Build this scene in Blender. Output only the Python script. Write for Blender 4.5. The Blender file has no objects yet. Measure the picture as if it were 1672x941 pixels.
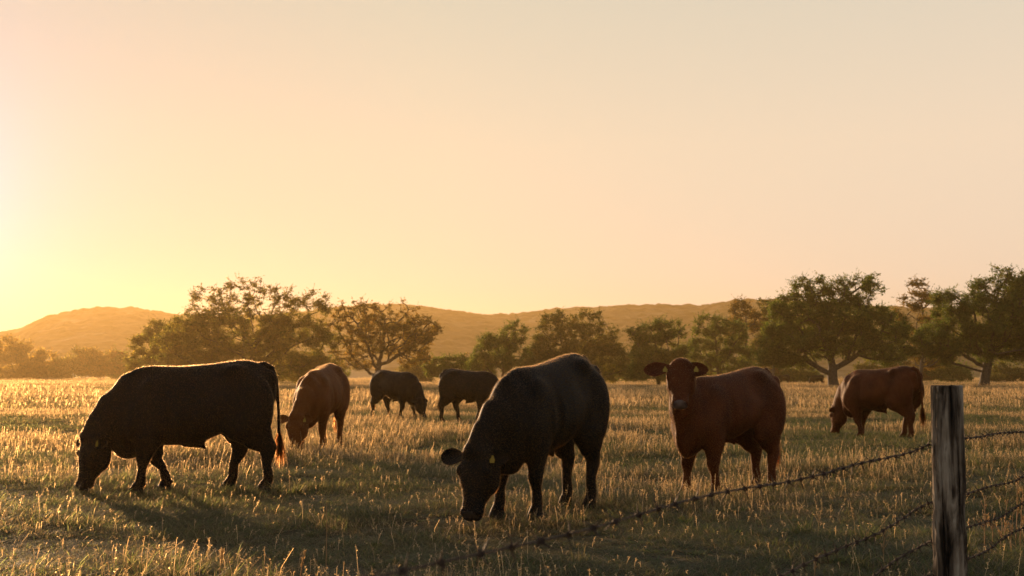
import bpy, math, random
import numpy as np
from mathutils import Vector, Matrix
R = math.radians
C = bpy.context.scene.collection
scene = bpy.context.scene

# ------------------------------------------------------------------ camera
CAM_H = 1.30
HORIZON_PX, W_PX, H_PX, F_PX = 614.0, 1672.0, 941.0, 2322.0
cam_d = bpy.data.cameras.new('camera')
cam = bpy.data.objects.new('camera', cam_d); C.objects.link(cam)
cam_d.sensor_width = 36.0
cam_d.lens = F_PX / W_PX * 36.0
cam_d.clip_start = 0.05; cam_d.clip_end = 6000
PITCH = math.atan((HORIZON_PX - H_PX/2)/F_PX)
cam.location = (0, 0, CAM_H)
cam.rotation_euler = (R(90) + PITCH, 0, 0)
cam_d.dof.use_dof = True
cam_d.dof.focus_distance = 10.5
cam_d.dof.aperture_fstop = 6.3
scene.camera = cam

# ------------------------------------------------------------------ world, sun, exposure
SUN_AZ, SUN_EL = R(-24.5), R(6.5)          # azimuth from +Y towards +X
VEIL = [(0.91, 0.74, 0.60), (0.95, 0.785, 0.64), (0.985, 0.80, 0.62), (0.82, 0.735, 0.60), (0.45, 0.46, 0.46), (0.25, 0.30, 0.36)]
GLOW_K, GLOW = 20.0, 1.35
w = bpy.data.worlds.new('World'); scene.world = w; w.use_nodes = True
nt = w.node_tree; nt.nodes.clear()
out = nt.nodes.new('ShaderNodeOutputWorld'); bg = nt.nodes.new('ShaderNodeBackground')
sky = nt.nodes.new('ShaderNodeTexSky'); sky.sky_type = 'NISHITA'; sky.sun_disc = False
sky.sun_elevation = SUN_EL; sky.sun_rotation = SUN_AZ
sky.altitude = 0; sky.air_density = 1.0; sky.dust_density = 6.0; sky.ozone_density = 0.3
# thin evening veil over the clear-air sky: warm near the horizon and round the sun, cooler overhead and behind
def wn(typ, **kw):
    n = nt.nodes.new(typ)
    for k, v in kw.items(): setattr(n, k, v)
    return n
def wmath(op, a, b=None):
    n = wn('ShaderNodeMath', operation=op)
    for i, v in enumerate((a, b)):
        if v is None: continue
        if isinstance(v, (int, float)): n.inputs[i].default_value = v
        else: nt.links.new(v, n.inputs[i])
    return n.outputs[0]
def wramp(src, stops):
    r = wn('ShaderNodeValToRGB'); e = r.color_ramp.elements
    e[0].position = stops[0][0]; e[0].color = (*stops[0][1], 1); e[1].position = stops[1][0]; e[1].color = (*stops[1][1], 1)
    for p, c in stops[2:]:
        q = e.new(p); q.color = (*c, 1)
    nt.links.new(src, r.inputs[0]); return r.outputs[0]
tcw = wn('ShaderNodeTexCoord'); sep = wn('ShaderNodeSeparateXYZ'); nt.links.new(tcw.outputs['Generated'], sep.inputs[0])
dot = wn('ShaderNodeVectorMath', operation='DOT_PRODUCT'); nt.links.new(tcw.outputs['Generated'], dot.inputs[0])
dot.inputs[1].default_value = (math.sin(SUN_AZ)*math.cos(SUN_EL), math.cos(SUN_AZ)*math.cos(SUN_EL), math.sin(SUN_EL))
veil = wramp(sep.outputs[2], [(0.0, VEIL[0]), (0.07, VEIL[1]), (0.16, VEIL[2]), (0.27, VEIL[3]), (0.6, VEIL[4]), (1.0, VEIL[5])])
ang = wmath('ARCCOSINE', wmath('MINIMUM', dot.outputs['Value'], 0.99999))
side = wramp(wmath('DIVIDE', ang, math.pi), [(0.0, (0.64, 0.70, 0.80)), (0.12, (0.84, 0.905, 0.90)), (0.25, (0.97, 0.985, 0.985)), (0.5, (0.62, 0.68, 0.75)), (1.0, (0.66, 0.71, 0.78))])
vm = wn('ShaderNodeMix', data_type='RGBA', blend_type='MULTIPLY'); vm.inputs[0].default_value = 1
nt.links.new(veil, vm.inputs[6]); nt.links.new(side, vm.inputs[7])
glow = wmath('MULTIPLY', wmath('EXPONENT', wmath('MULTIPLY', ang, -GLOW_K)), GLOW)
gc = wn('ShaderNodeMix', data_type='RGBA', blend_type='MULTIPLY'); gc.inputs[0].default_value = 1; gc.inputs[6].default_value = (0.3, 0.42, 1.2, 1)
nt.links.new(glow, gc.inputs[7])
ad = wn('ShaderNodeMix', data_type='RGBA', blend_type='ADD'); ad.inputs[0].default_value = 1
nt.links.new(vm.outputs[2], ad.inputs[6]); nt.links.new(gc.outputs[2], ad.inputs[7])
sc10 = wn('ShaderNodeMix', data_type='RGBA', blend_type='MULTIPLY'); sc10.inputs[0].default_value = 1; sc10.inputs[7].default_value = (10, 10, 10, 1)
nt.links.new(ad.outputs[2], sc10.inputs[6])
gm = wn('ShaderNodeGamma'); gm.inputs[1].default_value = 0.3; nt.links.new(sky.outputs[0], gm.inputs[0])
mixs = wn('ShaderNodeMix', data_type='RGBA'); mixs.inputs[0].default_value = 0.9
nt.links.new(gm.outputs[0], mixs.inputs[6]); nt.links.new(sc10.outputs[2], mixs.inputs[7])
nt.links.new(mixs.outputs[2], bg.inputs[0]); nt.links.new(bg.outputs[0], out.inputs[0])
bg.inputs[1].default_value = 0.0785
sl = bpy.data.lights.new('sun', 'SUN'); sl.energy = 5.0; sl.angle = R(0.6); sl.color = (1.0, 0.63, 0.34)
so = bpy.data.objects.new('sun', sl); C.objects.link(so)
sun_dir = Vector((math.sin(SUN_AZ)*math.cos(SUN_EL), math.cos(SUN_AZ)*math.cos(SUN_EL), math.sin(SUN_EL)))
so.rotation_euler = sun_dir.to_track_quat('Z', 'Y').to_euler()
scene.view_settings.view_transform = 'Standard'; scene.view_settings.look = 'None'
scene.view_settings.gamma = 1.0; scene.view_settings.exposure = 0.35
cy = scene.cycles
cy.use_denoising = True
cy.max_bounces = 6; cy.transparent_max_bounces = 8; cy.volume_bounces = 0
cy.sample_clamp_indirect = 6.0

# ------------------------------------------------------------------ helpers
def ground_z(x, y):
    x = np.asarray(x, float); y = np.asarray(y, float)
    z = 0.05*np.sin(x*0.31+1.3)*np.sin(y*0.23+0.4) + 0.03*np.sin(x*0.9+y*0.5) + 0.025*np.sin(y*1.3-x*0.4+2.0)
    z = z + 0.015*np.sin(x*1.9+y*0.7)*np.sin(y*1.5+x*.3) + 0.10*np.sin(y*0.055+0.6)*np.clip((y-20)/40, 0, 1)
    return z*np.clip(1.5-np.hypot(x, y)/200, 0.0, 1)

def at(px, py, dz=0.0):
    """point on the flat ground seen at photo pixel px,py"""
    d = F_PX*CAM_H/(py-HORIZON_PX)
    return ((px-W_PX/2)/F_PX*d, d)

def tag(o, label=None, cat=None, group=None, kind=None):
    if label: o['label'] = label
    if cat: o['category'] = cat
    if group: o['group'] = group
    if kind: o['kind'] = kind
    return o

def empty(name, loc, rz=0.0):
    o = bpy.data.objects.new(name, None); C.objects.link(o)
    o.location = loc; o.rotation_euler = (0, 0, rz); o.empty_display_size = 0.2
    return o

def mesh_np(name, verts, faces, nside, mats, parent=None, smooth=True, midx=None, cols=None, link=True):
    """verts (n,3); faces (m,nside) or a list of index arrays of different widths"""
    if not isinstance(faces, list): faces = [faces]
    faces = [f for f in faces if len(f)]
    me = bpy.data.meshes.new(name)
    nf = sum(len(f) for f in faces); nl = sum(f.size for f in faces)
    me.vertices.add(len(verts)); me.vertices.foreach_set('co', np.asarray(verts, np.float32).ravel())
    me.loops.add(nl); me.polygons.add(nf)
    me.loops.foreach_set('vertex_index', np.concatenate([f.ravel() for f in faces]).astype(np.int32))
    sizes = np.concatenate([np.full(len(f), f.shape[1]) for f in faces])
    starts = np.concatenate([[0], np.cumsum(sizes)[:-1]])
    me.polygons.foreach_set('loop_start', starts.astype(np.int32))
    if midx is not None: me.polygons.foreach_set('material_index', np.asarray(midx, np.int32))
    me.polygons.foreach_set('use_smooth', np.full(nf, smooth))
    if cols is not None:
        a = me.color_attributes.new('tint', 'FLOAT_COLOR', 'POINT')
        c4 = np.ones((len(verts), 4), np.float32); c4[:, :3] = cols
        a.data.foreach_set('color', c4.ravel())
    me.update(calc_edges=True); me.validate()
    for m in (mats if isinstance(mats, (list, tuple)) else [mats]): me.materials.append(m)
    o = bpy.data.objects.new(name, me)
    if link: C.objects.link(o)
    if parent: o.parent = parent
    return o

class MB:
    def __init__(s): s.v = []; s.f = {}; s.n = 0; s.m = {}
    def add(s, v, f, mi=0):
        v = np.asarray(v, float); f = np.asarray(f, int)
        s.v.append(v); s.f.setdefault((f.shape[1], mi), []).append(f+s.n); s.n += len(v)
    def tube(s, pts, rad, n=8, mi=0, caps=True, squash=1.0):
        pts = np.asarray(pts, float); rad = np.broadcast_to(np.asarray(rad, float), (len(pts),))
        T = np.gradient(pts, axis=0); T /= np.linalg.norm(T, axis=1)[:, None]+1e-9
        up = np.array([0, 0, 1.0]) if abs(T[0][2]) < 0.9 else np.array([1.0, 0, 0])
        A = np.cross(T, up); A /= np.linalg.norm(A, axis=1)[:, None]+1e-9
        B = np.cross(T, A)
        th = np.linspace(0, 2*np.pi, n, endpoint=False)
        V = (pts[:, None]+rad[:, None, None]*(np.cos(th)[None, :, None]*A[:, None]+squash*np.sin(th)[None, :, None]*B[:, None])).reshape(-1, 3)
        i = np.arange(len(pts)-1)[:, None]*n; j = np.arange(n)[None]; k = (j+1) % n
        F = np.stack([i+j, i+k, i+n+k, i+n+j], -1).reshape(-1, 4)
        s.add(V, F, mi)
        if caps:
            for e, o in ((0, 1), (len(pts)-1, -1)):
                ring = V[e*n:(e+1)*n]; vv = np.vstack([ring, pts[e]])
                jj = np.arange(n); kk = (jj+1) % n
                ff = np.stack([kk, jj, np.full(n, n)], -1) if o == 1 else np.stack([jj, kk, np.full(n, n)], -1)
                s.add(vv, ff, mi)
    def build(s, name, mats, parent=None, smooth=True, cols=None):
        V = np.concatenate(s.v); fs = []; mi = []
        for (k, m), l in s.f.items():
            a = np.concatenate(l); fs.append(a); mi.append(np.full(len(a), m))
        return mesh_np(name, V, fs, None, mats, parent, smooth, np.concatenate(mi), cols)

def vnoise(x, y, seed=0):
    """smooth value noise 0..1 on numpy arrays"""
    x = np.asarray(x, float); y = np.asarray(y, float)
    xi = np.floor(x).astype(np.int64); yi = np.floor(y).astype(np.int64); fx = x-xi; fy = y-yi
    fx = fx*fx*(3-2*fx); fy = fy*fy*(3-2*fy)
    def h(a, b):
        n = (a*374761393+b*668265263+seed*1442695041) & 0xffffffff
        n = ((n ^ (n >> 13))*1274126177) & 0xffffffff
        return ((n ^ (n >> 16)) & 0xffff)/65535.0
    return (h(xi, yi)*(1-fx)+h(xi+1, yi)*fx)*(1-fy)+(h(xi, yi+1)*(1-fx)+h(xi+1, yi+1)*fx)*fy
def fbm(x, y, seed=0, o=4):
    s = 0; a = 0.5; t = 0
    for k in range(o): s = s+a*vnoise(x*2**k, y*2**k, seed+k*7); t += a; a *= 0.5
    return s/t

# ------------------------------------------------------------------ materials
def new_mat(name):
    m = bpy.data.materials.new(name); m.use_nodes = True; t = m.node_tree; t.nodes.clear()
    o = t.nodes.new('ShaderNodeOutputMaterial'); return m, t, o
def N(t, typ, **kw):
    n = t.nodes.new(typ)
    for k, v in kw.items():
        if k.startswith('i_'):
            key = k[2:]; key = int(key) if key.isdigit() else key.replace('_', ' ')
            n.inputs[key].default_value = v
        else: setattr(n, k, v)
    return n
def ramp(t, src, stops):
    r = t.nodes.new('ShaderNodeValToRGB'); e = r.color_ramp.elements
    while len(e) > 1: e.remove(e[-1])
    e[0].position = stops[0][0]; e[0].color = (*stops[0][1], 1)
    for p, c in stops[1:]:
        q = e.new(p); q.color = (*c, 1)
    t.links.new(src, r.inputs[0]); return r

def leaf_mat(name, tint_mul=(1, 1, 1), through=(1.25, 1.1, 0.8), fwd=0.085, trans=0.5, rough=0.55, spec=0.3):
    m, t, o = new_mat(name)
    a = N(t, 'ShaderNodeAttribute', attribute_name='tint')
    mul = N(t, 'ShaderNodeMix', data_type='RGBA', blend_type='MULTIPLY'); mul.inputs[0].default_value = 1
    t.links.new(a.outputs['Color'], mul.inputs[6]); mul.inputs[7].default_value = (*tint_mul, 1)
    p = N(t, 'ShaderNodeBsdfPrincipled'); p.inputs['Roughness'].default_value = rough
    p.inputs['Specular IOR Level'].default_value = spec
    tr = N(t, 'ShaderNodeBsdfTranslucent'); mx = N(t, 'ShaderNodeMixShader'); mx.inputs[0].default_value = trans
    t.links.new(mul.outputs[2], p.inputs['Base Color']); m2 = N(t, 'ShaderNodeMix', data_type='RGBA', blend_type='MULTIPLY'); m2.inputs[0].default_value = 1; m2.inputs[7].default_value = (*through, 1)
    t.links.new(mul.outputs[2], m2.inputs[6]); t.links.new(m2.outputs[2], tr.inputs['Color'])
    m3 = N(t, 'ShaderNodeMix', data_type='RGBA', blend_type='MULTIPLY'); m3.inputs[0].default_value = 1; m3.inputs[7].default_value = (*[c*2.2 for c in through], 1); t.links.new(mul.outputs[2], m3.inputs[6])
    mt = N(t, 'ShaderNodeMixShader'); mt.inputs[0].default_value = fwd; t.links.new(tr.outputs[0], mt.inputs[1]); t.links.new(forward(t, m3.outputs[2]), mt.inputs[2])
    t.links.new(p.outputs[0], mx.inputs[1]); t.links.new(mt.outputs[0], mx.inputs[2]); t.links.new(mx.outputs[0], o.inputs[0])
    return m

def hide_mat(name, base, base2, sheen=0.4):
    m, t, o = new_mat(name)
    tc = N(t, 'ShaderNodeTexCoord')
    n1 = N(t, 'ShaderNodeTexNoise'); n1.inputs['Scale'].default_value = 3.5; n1.inputs['Detail'].default_value = 5
    n2 = N(t, 'ShaderNodeTexNoise'); n2.inputs['Scale'].default_value = 110; n2.inputs['Detail'].default_value = 2
    mp = N(t, 'ShaderNodeMapping'); mp.inputs['Scale'].default_value = (0.35, 1, 1)
    t.links.new(tc.outputs['Object'], mp.inputs[0]); t.links.new(mp.outputs[0], n2.inputs[0])
    t.links.new(tc.outputs['Object'], n1.inputs[0])
    r = ramp(t, n1.outputs[0], [(0.35, base), (0.68, base2)])
    p = N(t, 'ShaderNodeBsdfPrincipled'); p.inputs['Roughness'].default_value = 0.62
    p.inputs['Specular IOR Level'].default_value = 0.10
    p.inputs['Sheen Weight'].default_value = sheen; p.inputs['Sheen Roughness'].default_value = 0.35
    p.inputs['Sheen Tint'].default_value = (0.9, 0.55, 0.3, 1)
    b = N(t, 'ShaderNodeBump'); b.inputs['Strength'].default_value = 0.25; b.inputs['Distance'].default_value = 0.004
    t.links.new(n2.outputs[0], b.inputs['Height']); t.links.new(b.outputs[0], p.inputs['Normal'])
    t.links.new(r.outputs[0], p.inputs['Base Color']); t.links.new(p.outputs[0], o.inputs[0])
    return m
def plain(name, col, rough=0.5, spec=0.5, metal=0.0):
    m, t, o = new_mat(name); p = N(t, 'ShaderNodeBsdfPrincipled')
    n = N(t, 'ShaderNodeTexNoise'); n.inputs['Scale'].default_value = 25; n.inputs['Detail'].default_value = 4
    r = ramp(t, n.outputs[0], [(0.3, tuple(c*0.75 for c in col)), (0.7, tuple(min(1, c*1.2) for c in col))])
    t.links.new(r.outputs[0], p.inputs['Base Color'])
    p.inputs['Roughness'].default_value = rough; p.inputs['Specular IOR Level'].default_value = spec; p.inputs['Metallic'].default_value = metal
    t.links.new(p.outputs[0], o.inputs[0]); return m
def forward(t, col, rough=0.6):
    """thin fibre or leaf that passes low light on mostly forwards"""
    r = N(t, 'ShaderNodeBsdfRefraction'); r.inputs['IOR'].default_value = 1.35; r.inputs['Roughness'].default_value = rough
    if isinstance(col, tuple): r.inputs['Color'].default_value = (*col, 1)
    else: t.links.new(col, r.inputs['Color'])
    return r.outputs[0]
def hair_mat(name, col, through, amount=0.5):
    m, t, o = new_mat(name)
    p = N(t, 'ShaderNodeBsdfPrincipled'); p.inputs['Base Color'].default_value = (*col, 1); p.inputs['Roughness'].default_value = 0.7; p.inputs['Specular IOR Level'].default_value = 0.03
    mx = N(t, 'ShaderNodeMixShader'); mx.inputs[0].default_value = amount
    t.links.new(p.outputs[0], mx.inputs[1]); t.links.new(forward(t, through, 0.68), mx.inputs[2]); t.links.new(mx.outputs[0], o.inputs[0]); return m

M = {}
M['black_hide'] = hide_mat('black_hide', (0.0045, 0.0038, 0.0033), (0.009, 0.007, 0.0055), 0.04)
M['red_hide'] = hide_mat('red_hide', (0.060, 0.016, 0.0055), (0.130, 0.036, 0.0105), 0.10)
M['black_hair'] = hair_mat('black_hair', (0.007, 0.005, 0.004), (0.75, 0.42, 0.18))
M['guard_hair'] = hair_mat('guard_hair', (0.012, 0.008, 0.006), (1.0, 0.72, 0.42), 0.7)
M['red_hair'] = hair_mat('red_hair', (0.075, 0.020, 0.007), (0.85, 0.42, 0.16))
M['brown_hide'] = hide_mat('brown_hide', (0.10, 0.030, 0.0060), (0.17, 0.052, 0.010), 0.0)
M['brown_hair'] = hair_mat('brown_hair', (0.13, 0.038, 0.011), (0.9, 0.48, 0.2))
M['eye'] = plain('eye', (0.006, 0.005, 0.004), 0.08, 0.8)
M['muzzle_pale'] = plain('muzzle_pale', (0.10, 0.065, 0.055), 0.4, 0.5)
M['muzzle_dark'] = plain('muzzle_dark', (0.02, 0.016, 0.015), 0.35, 0.5)
M['hoof'] = plain('hoof', (0.012, 0.010, 0.008), 0.8, 0.2)
M['ear_tag'] = plain('ear_tag', (0.34, 0.21, 0.012), 0.6)
M['leaf'] = leaf_mat('oak_leaf', through=(2.9, 2.9, 1.2), trans=0.5)
M['grass'] = leaf_mat('grass_blade', trans=0.6)

def bark_mat():
    m, t, o = new_mat('bark'); p = N(t, 'ShaderNodeBsdfPrincipled'); p.inputs['Roughness'].default_value = 0.9
    tc = N(t, 'ShaderNodeTexCoord'); n = N(t, 'ShaderNodeTexNoise'); n.inputs['Scale'].default_value = 6; n.inputs['Detail'].default_value = 6
    t.links.new(tc.outputs['Object'], n.inputs[0])
    r = ramp(t, n.outputs[0], [(0.3, (0.035, 0.026, 0.02)), (0.7, (0.11, 0.085, 0.065))])
    t.links.new(r.outputs[0], p.inputs['Base Color']); t.links.new(p.outputs[0], o.inputs[0]); return m
M['bark'] = bark_mat()

def ground_mat():
    m, t, o = new_mat('pasture_soil'); p = N(t, 'ShaderNodeBsdfPrincipled'); p.inputs['Roughness'].default_value = 0.95
    p.inputs['Specular IOR Level'].default_value = 0.1
    tc = N(t, 'ShaderNodeTexCoord')
    n1 = N(t, 'ShaderNodeTexNoise'); n1.inputs['Scale'].default_value = 0.12; n1.inputs['Detail'].default_value = 8
    n2 = N(t, 'ShaderNodeTexNoise'); n2.inputs['Scale'].default_value = 4.0; n2.inputs['Detail'].default_value = 8
    for n in (n1, n2): t.links.new(tc.outputs['Object'], n.inputs[0])
    a = ramp(t, n1.outputs[0], [(0.36, (0.035, 0.040, 0.018)), (0.5, (0.065, 0.055, 0.028)), (0.66, (0.11, 0.085, 0.045))])
    b = ramp(t, n2.outputs[0], [(0.3, (0.45, 0.45, 0.45)), (0.7, (1.25, 1.15, 1.0))])
    mx = N(t, 'ShaderNodeMix', data_type='RGBA', blend_type='MULTIPLY'); mx.inputs[0].default_value = 1
    t.links.new(a.outputs[0], mx.inputs[6]); t.links.new(b.outputs[0], mx.inputs[7]); t.links.new(mx.outputs[2], p.inputs['Base Color'])
    bp = N(t, 'ShaderNodeBump'); bp.inputs['Strength'].default_value = 1.0; bp.inputs['Distance'].default_value = 0.1
    t.links.new(n2.outputs[0], bp.inputs['Height']); t.links.new(bp.outputs[0], p.inputs['Normal'])
    t.links.new(p.outputs[0], o.inputs[0]); return m
def hill_mat():
    m, t, o = new_mat('brush_hillside'); p = N(t, 'ShaderNodeBsdfPrincipled'); p.inputs['Roughness'].default_value = 0.95
    p.inputs['Specular IOR Level'].default_value = 0.1
    tc = N(t, 'ShaderNodeTexCoord')
    n1 = N(t, 'ShaderNodeTexNoise'); n1.inputs['Scale'].default_value = 0.02; n1.inputs['Detail'].default_value = 8
    n1.inputs['Roughness'].default_value = 0.65
    t.links.new(tc.outputs['Object'], n1.inputs[0])
    vo = N(t, 'ShaderNodeTexVoronoi'); vo.inputs['Scale'].default_value = 0.11; t.links.new(tc.outputs['Object'], vo.inputs[0])
    ad_ = N(t, 'ShaderNodeMath', operation='MULTIPLY_ADD'); t.links.new(vo.outputs['Distance'], ad_.inputs[0]); ad_.inputs[1].default_value = 0.22; t.links.new(n1.outputs[0], ad_.inputs[2])
    a = ramp(t, ad_.outputs[0], [(0.54, (0.018, 0.024, 0.009)), (0.60, (0.035, 0.036, 0.014)), (0.68, (0.085, 0.068, 0.035))])
    t.links.new(a.outputs[0], p.inputs['Base Color'])
    bp = N(t, 'ShaderNodeBump'); bp.inputs['Strength'].default_value = 0.4; bp.inputs['Distance'].default_value = 2
    t.links.new(n1.outputs[0], bp.inputs['Height']); t.links.new(bp.outputs[0], p.inputs['Normal'])
    t.links.new(p.outputs[0], o.inputs[0]); return m
M['soil'] = ground_mat(); M['hill'] = hill_mat()

# ------------------------------------------------------------------ ground and hills
def grid_mesh(name, xs, ys, zf, mat):
    X, Y = np.meshgrid(xs, ys, indexing='ij'); Z = zf(X, Y)
    V = np.stack([X, Y, Z], -1).reshape(-1, 3); ny = len(ys)
    i = np.arange(len(xs)-1)[:, None]*ny; j = np.arange(ny-1)[None]
    F = np.stack([i+j, i+ny+j, i+ny+j+1, i+j+1], -1).reshape(-1, 4)
    return mesh_np(name, V, F, 4, mat)
def spaced(lo, hi, n, p=2.2):
    u = np.linspace(-1, 1, n); s = np.sign(u)*np.abs(u)**p
    return np.where(s < 0, -s*lo, s*hi)
ground = grid_mesh('ground', spaced(-1900, 1900, 240, 3), spaced(-1000, 2000, 300, 3), ground_z, M['soil'])
tag(ground, kind='structure')

# ridge line: photo pixel column -> crest pixel row, crest at about 1000 m
RID = np.array([(-900, 600), (-500, 592), (-200, 575), (0, 551), (30, 547), (75, 527), (120, 517), (151, 513), (221, 512), (251, 517), (289, 522), (340, 526), (450, 519), (540, 509), (600, 504), (650, 503),
    (700, 507), (760, 516), (830, 519), (906, 510), (1000, 506), (1080, 504), (1150, 506), (1185, 500), (1217, 497), (1260, 496), (1340, 502), (1420, 509), (1500, 512),
    (1600, 516), (1700, 519), (2000, 534), (2400, 560)], float)
HILL_D = 1250.0
def hill_z(X, Y):
    d = HILL_D
    px = X/np.maximum(Y, 1)*F_PX+W_PX/2
    crest = (HORIZON_PX-np.interp(px, RID[:, 0], RID[:, 1]))/F_PX*d+CAM_H
    rr = np.hypot(X, Y)
    prof = np.clip((rr-520)/(d-520), 0, 1); prof = prof*prof*(3-2*prof)
    back = 1-np.clip((rr-d)/600, 0, 1)**1.5*0.8
    z = crest*prof*back
    z += 1.6*prof*(fbm(X/80, Y/80, 3)-0.5)*np.clip((d-rr)/200, 0.1, 1)
    tree = fbm(X/9, Y/9, 5, 2)
    z += 2.8*np.clip(tree-0.45, 0, 1)*2.2*np.clip(prof*3, 0, 1)
    return np.minimum(z-0.5, 86)
th = np.linspace(-R(38), R(38), 1200); rr = np.concatenate([np.linspace(520, 1050, 200), np.linspace(1054, 1300, 110), np.linspace(1312, 1880, 40)])
TH, RR = np.meshgrid(th, rr, indexing='ij'); X = np.sin(TH)*RR; Y = np.cos(TH)*RR
V = np.stack([X, Y, hill_z(X, Y)], -1).reshape(-1, 3); ny = len(rr)
i = np.arange(len(th)-1)[:, None]*ny; j = np.arange(ny-1)[None]
hills = mesh_np('hills', V, np.stack([i+j, i+j+1, i+ny+j+1, i+ny+j], -1).reshape(-1, 4)[:, ::-1], 4, M['hill'])
tag(hills, kind='structure')

# ------------------------------------------------------------------ haze
def haze_box():
    mb = MB(); x0, x1, y0, y1, z0, z1 = -2100, 2100, -1100, 2200, -3.0, 88.0
    v = [(x, y, z) for x in (x0, x1) for y in (y0, y1) for z in (z0, z1)]
    mb.add(v, [(0, 1, 3, 2), (4, 6, 7, 5), (0, 4, 5, 1), (2, 3, 7, 6), (0, 2, 6, 4), (1, 5, 7, 3)])
    m, t, o = new_mat('haze_air')
    pv = N(t, 'ShaderNodeVolumePrincipled'); pv.inputs['Color'].default_value = (0.95, 0.66, 0.27, 1)
    pv.inputs['Density'].default_value = 0.00029; pv.inputs['Anisotropy'].default_value = 0.60
    t.links.new(pv.outputs[0], o.inputs['Volume'])
    b = mb.build('haze', m, smooth=False); tag(b, kind='stuff')
haze_box()

# ------------------------------------------------------------------ cattle
def surface_nets(F, org, h):
    s = F < 0
    nx, ny, nz = F.shape
    cs = np.zeros((nx-1, ny-1, nz-1)); offs = [(a, b, c) for a in (0, 1) for b in (0, 1) for c in (0, 1)]
    cnt = sum(s[a:nx-1+a, b:ny-1+b, c:nz-1+c].astype(np.int8) for a, b, c in offs)
    act = (cnt > 0) & (cnt < 8); idx = np.argwhere(act); ids = -np.ones(act.shape, int); ids[act] = np.arange(len(idx))
    P = np.zeros((len(idx), 3)); n = np.zeros(len(idx))
    val = {o: F[idx[:, 0]+o[0], idx[:, 1]+o[1], idx[:, 2]+o[2]] for o in offs}
    for a in offs:
        for ax in range(3):
            if a[ax] == 0:
                b = list(a); b[ax] = 1; b = tuple(b)
                va, vb = val[a], val[b]; cr = (va < 0) != (vb < 0)
                t = np.where(cr, va/np.where(cr, va-vb, 1), 0)
                p = np.tile(np.array(a, float), (len(idx), 1)); p[:, ax] = t
                P += p*cr[:, None]; n += cr
    P = (P/n[:, None]+idx)*h+org
    faces = []
    for ax in range(3):
        o1, o2 = [(1, 2), (2, 0), (0, 1)][ax]
        sl0 = [slice(1, -1)]*3; sl0[ax] = slice(0, -1); sl1 = list(sl0); sl1[ax] = slice(1, None)
        A = s[tuple(sl0)]; B = s[tuple(sl1)]; e = np.argwhere(A != B); base = e.copy()
        for k in range(3):
            if k != ax: base[:, k] += 1
        q = []
        for d1, d2 in ((1, 1), (0, 1), (0, 0), (1, 0)):
            c = base.copy(); c[:, o1] -= d1; c[:, o2] -= d2; q.append(ids[c[:, 0], c[:, 1], c[:, 2]])
        q = np.stack(q, -1); fl = A[e[:, 0], e[:, 1], e[:, 2]]
        q[~fl] = q[~fl][:, ::-1]; faces.append(q)
    Fc = np.concatenate(faces); Fc = Fc[(Fc >= 0).all(1)]
    return P, Fc

def unit(v): v = np.asarray(v, float); return v/(np.linalg.norm(v)+1e-12)

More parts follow.
